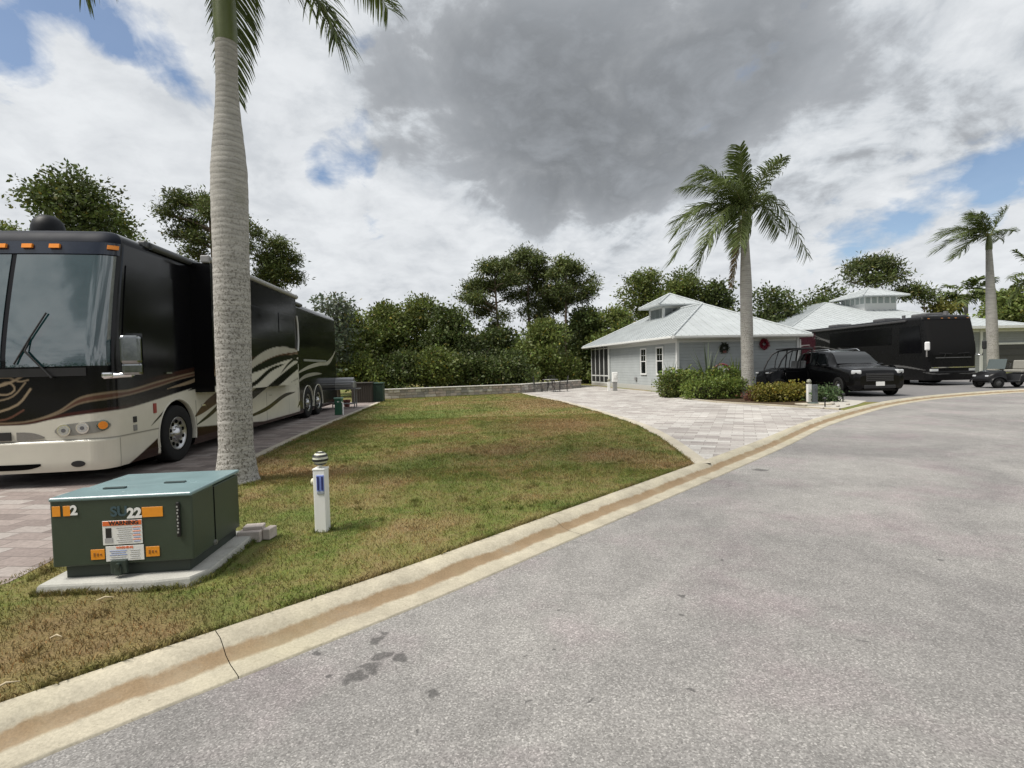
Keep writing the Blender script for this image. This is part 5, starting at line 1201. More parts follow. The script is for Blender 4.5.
# ------------------------------------------------------------------ golf cart
def golf_cart():
    x, y = G(1010, 390, 0)
    root = empty('golf_cart', (x - .70, y + .35, Zl + .006), math.radians(-3), label='dark golf cart with white hubs and pale seats at the right edge', cat='golf cart')
    K = M('cart_body', (.010, .010, .011), .3, 0, .1, 4, .2, 0); SV = M('cart_silver', (.20, .20, .20), .35, .3); PALE = M('cart_seat', (.24, .235, .21), .6)
    b = MB(); g = []
    for xx, zl, zt, w in [(-.35, .32, .42, .40), (-.28, .26, .62, .50), (.0, .26, .74, .56), (.30, .26, .80, .58), (.36, .26, .36, .58), (.95, .26, .34, .58), (1.0, .26, .62, .58), (1.7, .28, .66, .58), (2.1, .34, .64, .56), (2.2, .42, .58, .50)]:
        g.append([(xx, -w, zl), (xx, -w, zt - .06), (xx, -w * .85, zt), (xx, w * .85, zt), (xx, w, zt - .06), (xx, w, zl)])
    b.grid(np.array(g)); b.add(g[0], [(0, 1, 2, 3, 4, 5)]); b.add(g[-1], [(5, 4, 3, 2, 1, 0)]); b.box((.9, 0, .27), (2.3, .9, .05)); b.build('body', K, root)
    for sd in (-1, 1):
        for xx, m_ in ((.02, 0), (1.72, 1)):
            T = rotm('X', sd * PI / 2 * 1.0)
            h = MB(); h.lathe([(.14, -.08), (.145, .07), (.10, .075), (.05, .10), (.001, .105)], 20, 0, (rotm('X', -sd * PI / 2), (xx, sd * .50, .23))); hw = h.build('wheel', M('white_hub', (.6, .6, .58), .35) if m_ else M('dark_hub', (.06, .06, .06), .4), root)
            w = MB(); w.lathe([(.14, -.09), (.21, -.10), (.235, -.05), (.235, .05), (.21, .10), (.14, .09)], 24, 0, (rotm('X', -sd * PI / 2), (xx, sd * .50, .23)), True, False); w.build('tyre', RUB, hw)
            f = MB(); an = np.linspace(.15, PI - .1, 14); Pg = np.zeros((14, 3, 3))
            for k, (yo, ro) in enumerate([(-.02, .31), (.10, .31), (.12, .275)]): Pg[:, k, 0] = xx + np.cos(an) * ro * 1.15; Pg[:, k, 1] = sd * (.50 + yo); Pg[:, k, 2] = .23 + np.sin(an) * ro
            f.grid(Pg); f.build('fender', SV if m_ else K, root)
    s = MB(); s.cbox((1.30, 0, .74), (.50, 1.0, .14), .05, 0, None, 3); s.cbox((1.58, 0, 1.02), (.12, 1.0, .42), .05, 0, rotm('Y', .12), 3); s.build('seat', PALE, root)
    s = MB(); s.cbox((1.78, 0, 1.02), (.10, 1.0, .40), .05, 0, rotm('Y', -.1), 3); s.cbox((2.02, 0, .74), (.42, 1.0, .12), .05, 0, None, 3); s.build('rear_seat', PALE, root)
    w = MB(); an = np.linspace(0, 2 * PI, 17)[:-1]; c = np.array([.62, -.25, .98]); pts = [c + .17 * (math.cos(a) * np.array([0, 1, 0]) + math.sin(a) * np.array([.55, 0, .83])) for a in an]; w.tube(pts + [pts[0]], .014, 6); w.tube([c, (.38, -.25, .72)], .018, 6); w.build('steering_wheel', DARKM, root)
    w = MB(); w.cbox((.40, 0, 1.08), (.012, .96, .46), .005, 0, rotm('Y', .22)); w.build('windshield', glass_mat('clear_screen', (.08, .10, .10), .15, .3), root)
    for sd in (-1, 1): h = MB(); h.cbox((-.30, sd * .34, .55), (.08, .16, .08), .02); h.build('headlight', LAMPG, root)
golf_cart()

# ------------------------------------------------------------------ houses
def siding_mat(name, c, pitch=.16):
    m = bpy.data.materials.new(name); t = nt(m); v = coords(t)
    s = t.nodes.new('ShaderNodeSeparateXYZ'); t.links.new(v, s.inputs[0])
    fr = mth(t, 'FRACT', mth(t, 'DIVIDE', s.outputs[2], pitch))
    b = mixc(t, .7, c, ramp(t, noise(t, v, 1.5, 5, .6), [(.3, .86), (.7, 1.08)]), 'MULTIPLY')
    b = mixc(t, ramp(t, fr, [(.0, .5), (.10, 0.0)]), b, tuple(x * .45 for x in c))  # shadow line at each board lap, darkened into the colour
    finish(t, b, .65, bump=mth(t, 'SUBTRACT', 1.0, fr), bstr=.9, bdist=.014, spec=.3); return m
def metal_roof(name, c=(.47, .50, .51)):
    m = bpy.data.materials.new(name); t = nt(m); v = coords(t)
    b = mixc(t, .8, c, ramp(t, noise(t, v, 1.3, 6, .65), [(.3, .80), (.7, 1.06)]), 'MULTIPLY')
    b = mixc(t, ramp(t, noise(t, v, 6, 5, .7), [(.6, 0.0), (.8, .35)]), b, (.38, .39, .37))
    finish(t, b, .42, .15, None, .5); return m
ROOFM = metal_roof('metal_roof'); TRIM = M('white_trim', (.66, .67, .66), .5, 0, .06)
def hip_roof(mb, x0, x1, y0, y1, z, rise, th=.09, seams=.42, seam_h=.035):
    """hip roof over the eave rectangle; ridge along the longer side"""
    w, d = x1 - x0, y1 - y0; h = min(w, d) / 2; pitch = rise / h
    if d >= w: r0, r1 = (x0 + h, y0 + h), (x0 + h, y1 - h)
    else: r0, r1 = (x0 + h, y0 + h), (x1 - h, y0 + h)
    A, B, C_, D = (x0, y0, z), (x1, y0, z), (x1, y1, z), (x0, y1, z); E = (*r0, z + rise); Fp = (*r1, z + rise)
    if d >= w: faces = [[A, B, E], [B, C_, Fp, E], [C_, D, Fp], [D, A, E, Fp]]
    else: faces = [[A, B, Fp, E], [B, C_, Fp], [C_, D, E, Fp], [D, A, E]]
    if abs(w - d) < 1e-3: faces = [[A, B, E], [B, C_, E], [C_, D, E], [D, A, E]]
    for f in faces: mb.add(f, [tuple(range(len(f)))])
    mb.add([(p[0], p[1], p[2] - th) for p in (A, B, C_, D)], [(3, 2, 1, 0)])
    rim = [A, B, C_, D]
    for i in range(4):
        p, q = rim[i], rim[(i + 1) % 4]; mb.add([(p[0], p[1], p[2] - th), (q[0], q[1], q[2] - th), q, p], [(0, 1, 2, 3)])
    for p, q, inn in ((A, B, (0, 1)), (B, C_, (-1, 0)), (C_, D, (0, -1)), (D, A, (1, 0))):
        p = np.array(p); q = np.array(q); L = np.linalg.norm(q - p); dr = (q - p) / L; inn = np.array([inn[0], inn[1], pitch])
        n = max(2, int(L / seams))
        for k in range(1, n):
            s = L * k / n; run = min(s, L - s, h); a = p + dr * s; b = a + inn * run
            o = np.array([0, 0, seam_h]); hw = dr * .016
            mb.add([a - hw, a + hw, b + hw, b - hw, a - hw + o, a + hw + o, b + hw + o, b - hw + o], [(4, 5, 6, 7), (0, 1, 5, 4), (1, 2, 6, 5), (3, 0, 4, 7)])
    for p, e in ((A, E), (B, E if d >= w else Fp), (C_, Fp if abs(w - d) > 1e-3 else E), (D, Fp if (d >= w and abs(w - d) > 1e-3) else E)):
        p = np.array(p); e = np.array(e); mb.tube([p + np.array([0, 0, .02]), e + np.array([0, 0, .02])], .055, 6)
    if abs(w - d) > 1e-3: mb.tube([np.array(E) + np.array([0, 0, .02]), np.array(Fp) + np.array([0, 0, .02])], .07, 6)
def window_(root, R, c, w, h, mull=True, name='window'):
    """framed sash window; R columns: right, out, up; c centre on the wall face"""
    Rm = np.array(R).T; c = np.array(c, float)
    def bx(mb, o, s, mi=0, bev=.006): mb.cbox(c + Rm @ np.array(o), s, bev, mi, Rm, 1)
    f = MB(); t_ = .09
    bx(f, (-w / 2 - t_ / 2, .02, 0), (t_, .05, h + 2 * t_)); bx(f, (w / 2 + t_ / 2, .02, 0), (t_, .05, h + 2 * t_)); bx(f, (0, .02, h / 2 + t_ / 2), (w, .05, t_)); bx(f, (0, .02, -h / 2 - t_ / 2), (w + .1, .08, t_))
    bx(f, (0, .022, 0), (w, .045, .05))
    o = f.build(name, TRIM, root)
    g = MB(); bx(g, (0, .008, h / 4 + .01), (w, .012, h / 2 - .03), 0, .002); bx(g, (0, .002, -h / 4 - .01), (w, .012, h / 2 - .03), 0, .002); g.build('pane', GLASS, o)
    if mull:
        m_ = MB(); bx(m_, (0, .02, h / 4), (.018, .012, h / 2 - .05), 0, .002); bx(m_, (0, .02, h / 4), (w, .012, .018), 0, .002); m_.build('glazing_bar', TRIM, o)
    return o
def on_plane(px, py, O, n):
    d = ray(px, py); t = np.dot(np.array(O) - CAM, n) / np.dot(d, n); return CAM + t * d
def grey_house():
    yaw = math.radians(10.5); O = np.array([8.25, 25.86, Zl]); W, D, Hh = 6.76, 12.9, 2.72
    root = empty('grey_house', tuple(O), yaw, label='small grey sided house with a pale metal hip roof, cupola and screened porch', cat='house')
    ex = np.array([math.cos(yaw), math.sin(yaw), 0]); ey = np.array([-math.sin(yaw), math.cos(yaw), 0])
    def loc(q): q = np.array(q) - O; return np.array([q @ ex, q @ ey, q[2]])
    SID = siding_mat('grey_siding', (.36, .385, .39)); por = 9.35
    b = MB(); b.box((W / 2, por / 2, Hh / 2), (W, por, Hh)); b.build('wall', SID, root)
    b = MB(); b.box((W / 2, por / 2, .14), (W + .05, por + .02, .28)); b.build('foundation', M('foundation_render', (.42, .42, .40), .8), root)
    cs = MB()
    for x, y in ((0, 0), (W, 0)): cs.box((x, y, Hh / 2 + .14), (.13, .13, Hh - .28))
    cs.box((0, por - .02, Hh / 2 + .14), (.10, .12, Hh - .28)); cs.build('corner_board', TRIM, root)
    fz = MB(); fz.box((W / 2, -.015, Hh - .11), (W, .03, .2)); fz.box((-.015, por / 2, Hh - .11), (.03, por, .2)); fz.build('frieze_board', TRIM, root)
    ov = .46; rise = 2.0
    r_ = MB(); hip_roof(r_, -ov, W + ov, -ov, D + ov, Hh + .10, rise); rf = r_.build('roof', ROOFM, root)
    fa = MB(); x0, x1, y0, y1 = -ov, W + ov, -ov, D + ov
    for cx, cy, sx, sy in ((W / 2, y0 - .02, x1 - x0 + .1, .05), (W / 2, y1 + .02, x1 - x0 + .1, .05), (x0 - .02, D / 2, .05, y1 - y0), (x1 + .02, D / 2, .05, y1 - y0)): fa.box((cx, cy, Hh + .03), (sx, sy, .15))
    fa.build('fascia', TRIM, root)
    # cupola on the ridge
    cy = 7.2; cx = W / 2; s = 1.02; zb = Hh + .80
    cu = MB(); cu.box((cx, cy, zb + .75), (2 * s - .3, 2 * s - .3, 1.5)); co = cu.build('cupola', SID, root)
    q = MB(); 
    for dx in (-1, 1):
        for dy in (-1, 1): q.box((cx + dx * (s - .12), cy + dy * (s - .12), zb + .85), (.14, .14, 1.3))
    q.box((cx, cy, zb + 1.47), (2 * s - .1, 2 * s - .1, .12)); q.build('cupola_trim', TRIM, co)
    q = MB()
    for k in range(3):
        q.box((cx - s + .14, cy - .62 + k * .62, zb + 1.05), (.03, .50, .62)); q.box((cx - .62 + k * .62, cy - s + .14, zb + 1.12), (.50, .03, .42))
    q.build('cupola_window', M('louvre_glass', (.16, .18, .18), .3), co)
    q = MB(); hip_roof(q, cx - s - .45, cx + s + .45, cy - s - .45, cy + s + .45, zb + 1.60, .80); q.build('cupola_roof', ROOFM, co)
    # windows on the left wall
    nL = -ex
    for (a, b_, c_, d_) in ((640.5, 347, 647, 372), (656, 344.5, 664, 374)):
        p = loc(on_plane((a + c_) / 2, (b_ + d_) / 2, O, nL)); w = abs(loc(on_plane(a, 360, O, nL))[1] - loc(on_plane(c_, 360, O, nL))[1])
        window_(root, ((0, -1, 0), (-1, 0, 0), (0, 0, 1)), (0, p[1], 1.62), w * .70, 1.35)
    mm = MB(); mm.cbox((-.05, 4.9, .62), (.08, .22, .18), .02); mm.build('wall_outlet', M('outlet_grey', (.2, .2, .2), .5), root)
    # porch
    ps = MB(); ps.box((W / 2, (por + D) / 2, .10), (W, D - por, .2)); ps.build('porch_floor', M('porch_slab', (.4, .39, .36), .8), root)
    pt = MB(); n = 5
    for k in range(n): y = por + .1 + (D - por - .16) * k / (n - 1); pt.box((.05, y, Hh / 2 + .1), (.10, .10, Hh - .2))
    for zc in (.72, Hh - .12, .24): pt.box((.05, (por + D) / 2, zc), (.07, D - por, .08))
    pt.box((W / 2, D - .05, Hh / 2), (W, .08, .1)); pt.build('porch_frame', TRIM, root)
    sc_ = MB(); sc_.box((.03, (por + D) / 2, Hh / 2 + .1), (.012, D - por - .05, Hh - .25)); sc_.box((W / 2, D - .04, Hh / 2 + .1), (W - .1, .012, Hh - .25)); sc_.box((W - .04, (por + D) / 2, Hh / 2 + .1), (.012, D - por - .1, Hh - .25)); sc_.build('insect_screen', M('screen_mesh', (.014, .015, .015), .8), root)
    gp = MB()
    for gx_, gy_ in ((W + .09, -.09), (-.09, por - .3)): gp.cbox((gx_, gy_, Hh / 2 - .05), (.07, .05, Hh - .2), .01)
    gp.box((W / 2, y0 - .075, Hh + .045), (x1 - x0, .07, .09)); gp.box((x0 - .075, D / 2, Hh + .045), (.07, y1 - y0, .09)); gp.build('gutter', TRIM, root)
    # ornaments hung on the front wall
    nF = -ey
    for i, (px, py, rr, c1, c2, lb, nm) in enumerate([(724, 348, .24, (.03, .035, .03), (.25, .10, .09), 'dark round wreath hanging on the grey front wall', 'wreath'), (764, 344, .26, (.26, .03, .05), (.18, .02, .04), 'dark red round wreath hanging right of the middle palm trunk', 'wreath')]):
        p = on_plane(px, py, O - ey * .05, nF); q = MB(); rg = np.random.default_rng(300 + i)
        o = empty('wreath', tuple(float(v_) for v_ in p), yaw, label=lb, cat='wreath')
        an = np.linspace(0, 2 * PI, 25); q.tube([(math.cos(a) * rr * .72, 0, math.sin(a) * rr * .72) for a in an], rr * .22, 8); q.build('ring', M('wreath_%s' % ('dark', 'red')[i], c1, .8, 0, .4, 30), o)
        k = 700; a = rg.uniform(0, 2 * PI, k); rad = rr * (.72 + rg.normal(size=k) * .16); Cc = np.stack([np.cos(a) * rad, rg.normal(size=k) * rr * .12 - .03, np.sin(a) * rad], 1)
        V, F = leaves(Cc, .07, .3, r=rg); fastmesh('leaf_sprays', V, F, leaf_mat('wreath_leaf_%d' % i, c1 if i else (.05, .06, .045)), o, np.repeat(rg.uniform(.6, 1.6, (k, 1)) * np.ones((1, 3)), 4, axis=0))
        q = MB(); q.cbox((0, -.05, -rr * .75), (rr * .8, .05, rr * .5), .02, 0, None, 2); q.build('bow', M('bow_%d' % i, c2, .7), o)
    return root
grey_house()
def far_house():
    yaw = math.radians(4.0); A = atY(786, 331, 42.0); B = atY(1040, 326, 43.4)
    W = float(np.linalg.norm((B - A)[:2])) - 1.0; O = np.array([A[0] + .5, 42.5, Zl]); Hh = float(A[2]) - Zl - .05; D = 24
    root = empty('white_roofed_house', tuple(O), yaw, label='larger grey house with a white metal hip roof and cupola behind the black coach', cat='house')
    SID = siding_mat('pale_siding', (.27, .285, .29), .2)
    b = MB(); b.box((W / 2, D / 2, Hh / 2), (W, D, Hh)); b.build('wall', SID, root)
    cs = MB()
    for x in (0, W * .80, W): cs.box((x, -.03, Hh / 2), (.22, .12, Hh - .02))
    cs.box((W / 2, -.02, Hh - .2), (W, .05, .3)); cs.build('corner_board', TRIM, root)
    r_ = MB(); hip_roof(r_, -.5, W + .5, -.5, D + .5, Hh + .1, 3.35, .1, .55, .05); r_.build('roof', ROOFM, root)
    fa = MB(); fa.box((W / 2, -.55, Hh + .02), (W + 1.1, .06, .22)); fa.box((-.55, D / 2, Hh + .02), (.06, D + 1, .22)); fa.box((W + .55, D / 2, Hh + .02), (.06, D + 1, .22)); fa.build('fascia', TRIM, root)
    # garage door seen at the right edge, entry
    g = MB(); gx = W * .925; g.box((gx, -.03, 1.15), (3.0, .06, 2.3)); 
    for k in range(4): g.box((gx, -.07, .35 + k * .55), (2.9, .03, .04))
    g.build('garage_door', M('garage_dark', (.05, .05, .052), .5), root)
    g = MB(); g.box((gx - 1.58, -.05, 1.2), (.16, .1, 2.5)); g.box((gx + 1.58, -.05, 1.2), (.16, .1, 2.5)); g.box((gx, -.05, 2.4), (3.3, .1, .16)); g.build('garage_frame', TRIM, root)
    window_(root, ((1, 0, 0), (0, -1, 0), (0, 0, 1)), (W * .74, 0, 2.0), 1.2, 1.5)
    # cupola
    P0 = atY(868, 288, 51.5); R2 = np.array([[math.cos(yaw), math.sin(yaw)], [-math.sin(yaw), math.cos(yaw)]]); lx, ly = R2 @ (P0[:2] - O[:2]); zt = float(P0[2]) - Zl
    s = 1.6; co = MB(); co.box((lx, ly, zt - 1.75), (2 * s, 2 * s, 2.0)); c = co.build('cupola', TRIM, root)
    q = MB()
    for k in range(5):
        q.box((lx - s + .32 + k * .64, ly - s - .01, zt - 1.4), (.44, .04, .55)); q.box((lx - s - .01, ly - s + .32 + k * .64, zt - 1.4), (.04, .44, .55))
    q.build('cupola_window', M('louvre_pale', (.30, .34, .33), .4), c)
    q = MB(); hip_roof(q, lx - s - .75, lx + s + .75, ly - s - .75, ly + s + .75, zt - 1.0, 1.0, .08, .5, .04); q.build('cupola_roof', ROOFM, c)
far_house()

# ------------------------------------------------------------------ transformer box
def transformer():
    z0 = .165; O = np.array([-2.42, 3.84]); yaw = math.radians(6)
    # concrete pad
    pr = empty('transformer_pad', (O[0], O[1], Zl), yaw, label='worn pale concrete pad under the green transformer box', cat='concrete pad')
    PADC = concrete_mat('pad_concrete', (.44, .435, .40), (.2, .19, .15), .5, 2)
    m = MB(); pts = [(-1.02, -.07), (-.20, -.12), (.02, -.09), (.10, .06), (.10, 1.02), (-1.02, 1.02)]
    n = len(pts); c0 = np.mean(pts, axis=0); lay = [(1.03, -.04), (1.0, .055), (.985, .068)]
    vs = []
    for s, z in lay: vs += [(c0[0] + (p[0] - c0[0]) * s, c0[1] + (p[1] - c0[1]) * s, z) for p in pts]
    m.add(vs, [(k * n + i, k * n + (i + 1) % n, (k + 1) * n + (i + 1) % n, (k + 1) * n + i) for k in range(2) for i in range(n)] + [tuple(range(2 * n, 3 * n))]); m.build('slab', PADC, pr)
    root = empty('transformer_box', (O[0], O[1], z0), yaw, label='olive green electrical transformer box with orange tags and warning stickers', cat='transformer')
    GREEN = M('olive_paint', (.045, .062, .042), .42, 0, .32, 2.5, .45, 0, 60, .08); TOPG = M('faded_sky_sheen_paint', (.20, .29, .305), .25, 0, .2, 3, .5)  # lid colour: faded paint, with the sky's reflection lightened into it
    W, D, H = .945, .88, .59
    b = MB()  # cabinet body: lower skirt inset, upper hood
    b.cbox((-W / 2 + .0, D / 2 + .02, .06), (W - .08, D - .06, .12), .006)
    b.build('base_skirt', M('olive_dark', (.025, .036, .028), .5), root)
    b = MB(); b.cbox((-W / 2, .17, .10 + (H - .10) / 2), (W + .03, .34, H - .10), .012, 0, None, 3); hd = b.build('front_hood', GREEN, root)
    b = MB(); b.cbox((-W / 2, D / 2 + .18, .09 + (H - .12) / 2), (W - .01, D - .38, H - .11), .012, 0, None, 3); b.build('tank_cover', GREEN, root)
    # lid with a slight fall and lips
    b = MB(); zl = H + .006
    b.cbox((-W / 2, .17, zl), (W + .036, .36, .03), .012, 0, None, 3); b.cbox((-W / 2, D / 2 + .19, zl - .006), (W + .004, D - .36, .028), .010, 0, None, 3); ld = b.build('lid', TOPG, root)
    for x, y in ((-.66, .24), (-.28, .36)):
        b = MB(); b.cbox((x, y, zl + .022), (.16, .035, .012), .004); b.build('lid_stain', M('lid_stain_dark', (.03, .05, .05), .5), ld)
    b = MB(); b.cbox((-.50, -.012, .085), (.11, .03, .10), .006); b.cbox((-.50, -.03, .06), (.045, .02, .07), .006); b.cyl((-.50, -.05, .10), (-.50, -.02, .10), .018, .018, 12); b.build('padlock_hasp', M('hasp_green', (.035, .05, .04), .45), root)
    b = MB(); b.cbox((-.5, .42, .03), (1.0, .01, .02), .002); 
    # side hinge slot and conduit knob
    b = MB(); b.cbox((-.080, -.010, .41), (.028, .016, .26), .008); sl = b.build('slot_label', M('slot_black', (.01, .01, .01), .5), root)
    b = MB()
    for k in range(9): b.box((-.080 + (.002 if k % 2 else -.002), -.0195, .315 + k * .024), (.010, .003, .012))
    b.build('slot_lettering', M('slot_grey', (.35, .35, .33), .6), sl)
    b = MB(); b.cyl((.012, .33, .12), (.03, .33, .12), .022, .02, 12); b.cyl((.03, .33, .12), (.035, .33, .12), .012, .012, 8); b.build('ground_bolt', M('bolt_grey', (.25, .25, .23), .4, .6), root)
    # recessed side seam
    b = MB(); b.box((.0165, .345, .34), (.004, .012, .46)); b.build('side_seam', DKHOLE, root)
    # stickers (front face at y = -0.001)
    OR = M('orange_tag', (.80, .30, .02), .45, 0, .12, 20); WH = M('sticker_white', (.78, .78, .75), .5, 0, .06, 30); ORW = M('warning_orange', (.75, .16, .04), .5)
    BLK = M('print_black', (.02, .02, .02), .5); FADE = M('print_faded', (.045, .085, .10), .6); BLU = M('print_blue', (.18, .25, .50), .5); GRY = M('print_grey', (.40, .40, .40), .6)
    Rf = Matrix(((1, 0, 0), (0, 0, -1), (0, 1, 0)))
    def st(name, x, z, w, h, mat, y=-.003, par=root):
        m_ = MB(); m_.cbox((x, y, z), (w, .003, h), .001, 0, None, 1); return m_.build(name, mat, par)
    def tx(s, x, z, size, mat, par=root, y=-.0065, bold=.0, xs=1): return text(s, size, 'lettering', mat, par, Rf, (x, y, z), .0008, bold, xs)
    WHT = M('print_white', (.80, .80, .78), .5)
    st('orange_tag', -.915, .512, .055, .075, OR); st('orange_tag', -.845, .512, .048, .075, OR); tx('2', -.795, .512, .095, WHT, bold=.004)
    tx('SU', -.490, .488, .10, FADE, bold=.003); tx('22', -.385, .470, .10, WHT, bold=.005); st('orange_tag', -.262, .475, .145, .075, OR)
    wx = -.473
    w1 = st('warning_sticker', wx, .335, .272, .178, WH, -.004)
    st('sticker_band', wx, .404, .266, .034, ORW, -.0062, w1); tx('WARNING', wx + .012, .404, .042, BLK, w1, -.0082, .0014)
    st('pictogram', wx - .095, .335, .040, .075, BLK, -.0062, w1); st('picto_ground', wx - .095, .280, .055, .035, GRY, -.0062, w1)
    for k in range(8): st('text_line', wx + .012 + .004 * (k % 2), .370 - k * .015, .11 - .014 * (k % 3), .005, GRY, -.0062, w1)
    for k in range(8): st('text_line', wx + .098, .370 - k * .015, .055 - .010 * (k % 2), .005, BLU if k % 2 else ORW, -.0062, w1)
    w2 = st('warning_sticker', wx + .010, .180, .262, .112, WH, -.004); tx('WARNING', wx + .01, .222, .024, ORW, w2, -.0062, .0008)
    for k in range(5): st('text_line', wx - .035, .200 - k * .015, .12 - .02 * (k % 2), .005, BLU if k < 3 else GRY, -.0062, w2)
    for k in range(5): st('text_line', wx + .080, .200 - k * .015, .07 - .01 * (k % 2), .005, GRY, -.0062, w2)
    for cx, sgn in ((-.650, 1), (-.272, 1)):
        o1 = st('orange_tag', cx, .180, .094, .075, OR)
        for k in range(3): st('text_mark', cx - .022 + k * .022, .180, .011, .030 - .007 * k, M('print_brown', (.3, .12, .02), .6), -.0062, o1)
transformer()

# concrete block beside the pad
rb = empty('concrete_block', (-2.44, 4.76, Zl), math.radians(6), label='small weathered concrete block lying in the grass at the corner of the transformer pad', cat='concrete block')
m = MB(); m.cbox((0, 0, .05), (.20, .16, .10), .008, 0, None, 2); m.cbox((.01, .04, .115), (.17, .12, .03), .006, 0, rotm('Z', .08), 2); m.cbox((.15, .03, .055), (.07, .13, .10), .008, 0, rotm('Z', -.2), 2); m.build('block', concrete_mat('block_pink', (.52, .46, .42), (.3, .26, .22), .5, 4), rb)

# ------------------------------------------------------------------ hook-up posts
STRIPE_W = M('cap_cream', (.62, .62, .50), .4); STRIPE_K = M('cap_black', (.02, .02, .02), .5)
def post(px, py, h, w, label, sign, z=Zl, group=None, yaw=0):
    x, y = G(px, py, z); root = empty('marker_post', (x, y, z), yaw, label=label, cat='marker post', group=group)
    m = MB(); m.cbox((0, 0, h / 2), (w, w, h), .008, 0, None, 2); m.cbox((0, 0, h + .008), (w * 1.06, w * 1.06, .02), .006, 0, None, 2); m.build('post', WHITEP, root)
    r = w * .66; cap = MB(); n = 10
    for k in range(n):
        a0, a1 = PI * (.5 - k / n), PI * (.5 - (k + 1) / n)
        zc = h + .02 + .016 + r * .92
        cap.lathe([(max(.001, r * math.cos(a0)) * (1 if k % 2 else .93), zc + r * .92 * math.sin(a0)), (max(.001, r * math.cos(a1)) * (1 if k % 2 else .93), zc + r * .92 * math.sin(a1))], 20, k % 2)
    cap.cyl((0, 0, h + .01), (0, 0, h + .04), w * .12, w * .12, 8, 0)
    cap.build('globe_cap', [STRIPE_W, STRIPE_K], root)
    if sign:
        s = MB(); s.cbox((w * .12, -w / 2 - .004, h - w * 1.05), (w * .62, .006, w * 1.35), .002, 0, None, 1); s.cbox((w * .12, -w / 2 - .004, h - w * 1.05 - w * .8), (w * .60, .008, w * .22), .002, 1, None, 1)
        sg = s.build('sign_plate', [M('plate_blue', (.20, .27, .62), .4), M('plate_grey', (.30, .33, .36), .5)], root)
        lt = MB()
        for dx in (-.17, .17): lt.cbox((w * (.12 + dx), -w / 2 - .0105, h - w * 1.05), (w * .13, .006, w * 1.12), .001, 0, None, 1)
        lt.cbox((w * .05 - .0 * w - w * .17, -w / 2 - .0105, h - w * .56), (w * .10, .005, w * .10), .001, 0, None, 1); lt.build('sign_lettering', M('navy_print', (.015, .02, .12), .5), sg)
        kb_ = MB(); kb_.lathe([(.02, 0), (.034, .012), (.03, .03), (.012, .04)], 12, 0, (rotm('Y', -PI / 2), (-w / 2, .0, h - w * 1.0))); kb_.build('side_knob', M('knob_cream', (.62, .60, .45), .5), root)
    return root
post(323, 531, .60, .115, 'white lot marker post with striped globe cap and blue number standing in the grass', True)
post(809, 402, .62, .13, 'white marker post with a dark striped cap at the right end of the yellow hedge', False)
post(609, 391, .50, .14, 'short white post on the pavers in front of the screened porch', False)
# meter pedestal by the porch
x, y = G(615, 391, Zl); root = empty('utility_pedestal', (x, y, Zl), 0, label='white utility box on a dark base right of the short post by the porch', cat='utility pedestal')
m = MB(); m.cbox((0, 0, .25), (.22, .2, .5), .01); m.build('base', M('ped_grey', (.25, .25, .24), .6), root)
m = MB(); m.cbox((0, -.01, .78), (.30, .22, .55), .03); m.cbox((0, -.13, .82), (.16, .03, .2), .01); m.build('meter_box', WHITEP, root)
# small dark pedestal and hose bib right of the post, with path lights
x, y = G(815, 403, Zl); root = empty('utility_pedestal', (x, y, Zl), 0, label='dark grey hook up pedestal with a round dial right of the far marker post', cat='utility pedestal')
m = MB(); m.cbox((0, 0, .32), (.14, .12, .64), .015); m.cyl((0, -.06, .50), (0, -.08, .50), .05, .05, 14); m.build('body', M('ped_dark', (.07, .08, .09), .4), root)
for px, py, lb in ((825, 407, 'short black path light on the pale gravel nearest the kerb'), (843, 402, 'short dark path light at the far edge of the gravel')):
    x, y = G(px, py, Zl); root = empty('path_light', (x, y, Zl), 0, label=lb, cat='path light', group='path lights on the gravel')
    m = MB(); m.cyl((0, 0, 0), (0, 0, .26), .022, .018, 8); m.build('stem', DARKM, root)
    m = MB(); m.lathe([(.02, .24), (.07, .26), (.06, .29), (.01, .32)], 12); m.build('lamp_head', DARKM, root)
x, y = G(813, 405, Zl); root = empty('valve_cover', (x, y, Zl + .008), 0, label='flat dark round valve cover on a pale slab beside the marker post', cat='cover')
m = MB(); m.cbox((0, 0, .02), (.9, .6, .05), .01); m.build('slab', BORD, root); m = MB(); m.lathe([(.17, .04), (.17, .065), (.12, .08), (.001, .085)], 18); m.build('lid', M('cover_green', (.05, .07, .06), .6), root)
# rocks on the gravel
r = np.random.default_rng(33)
for i, (px, py, s) in enumerate([(832, 405, .10), (838, 407, .07), (822, 409, .06), (848, 405, .06)]):
    x, y = G(px, py, Zl); m = MB(); m.ball((0, 0, s * .5), (s, s * .8, s * .6), 10); o = m.build('rock', STONE); o.location = (x, y, Zl); o.rotation_euler = (0, 0, i)
    for v in o.data.vertices: v.co *= 1 + r.normal() * .06
    tag(o, ['largest pale rock on the gravel patch', 'small pale rock right of the largest one', 'small rock on the gravel nearest the driveway', 'small rock at the right edge of the gravel'][i], 'rock', 'rocks on the gravel patch')

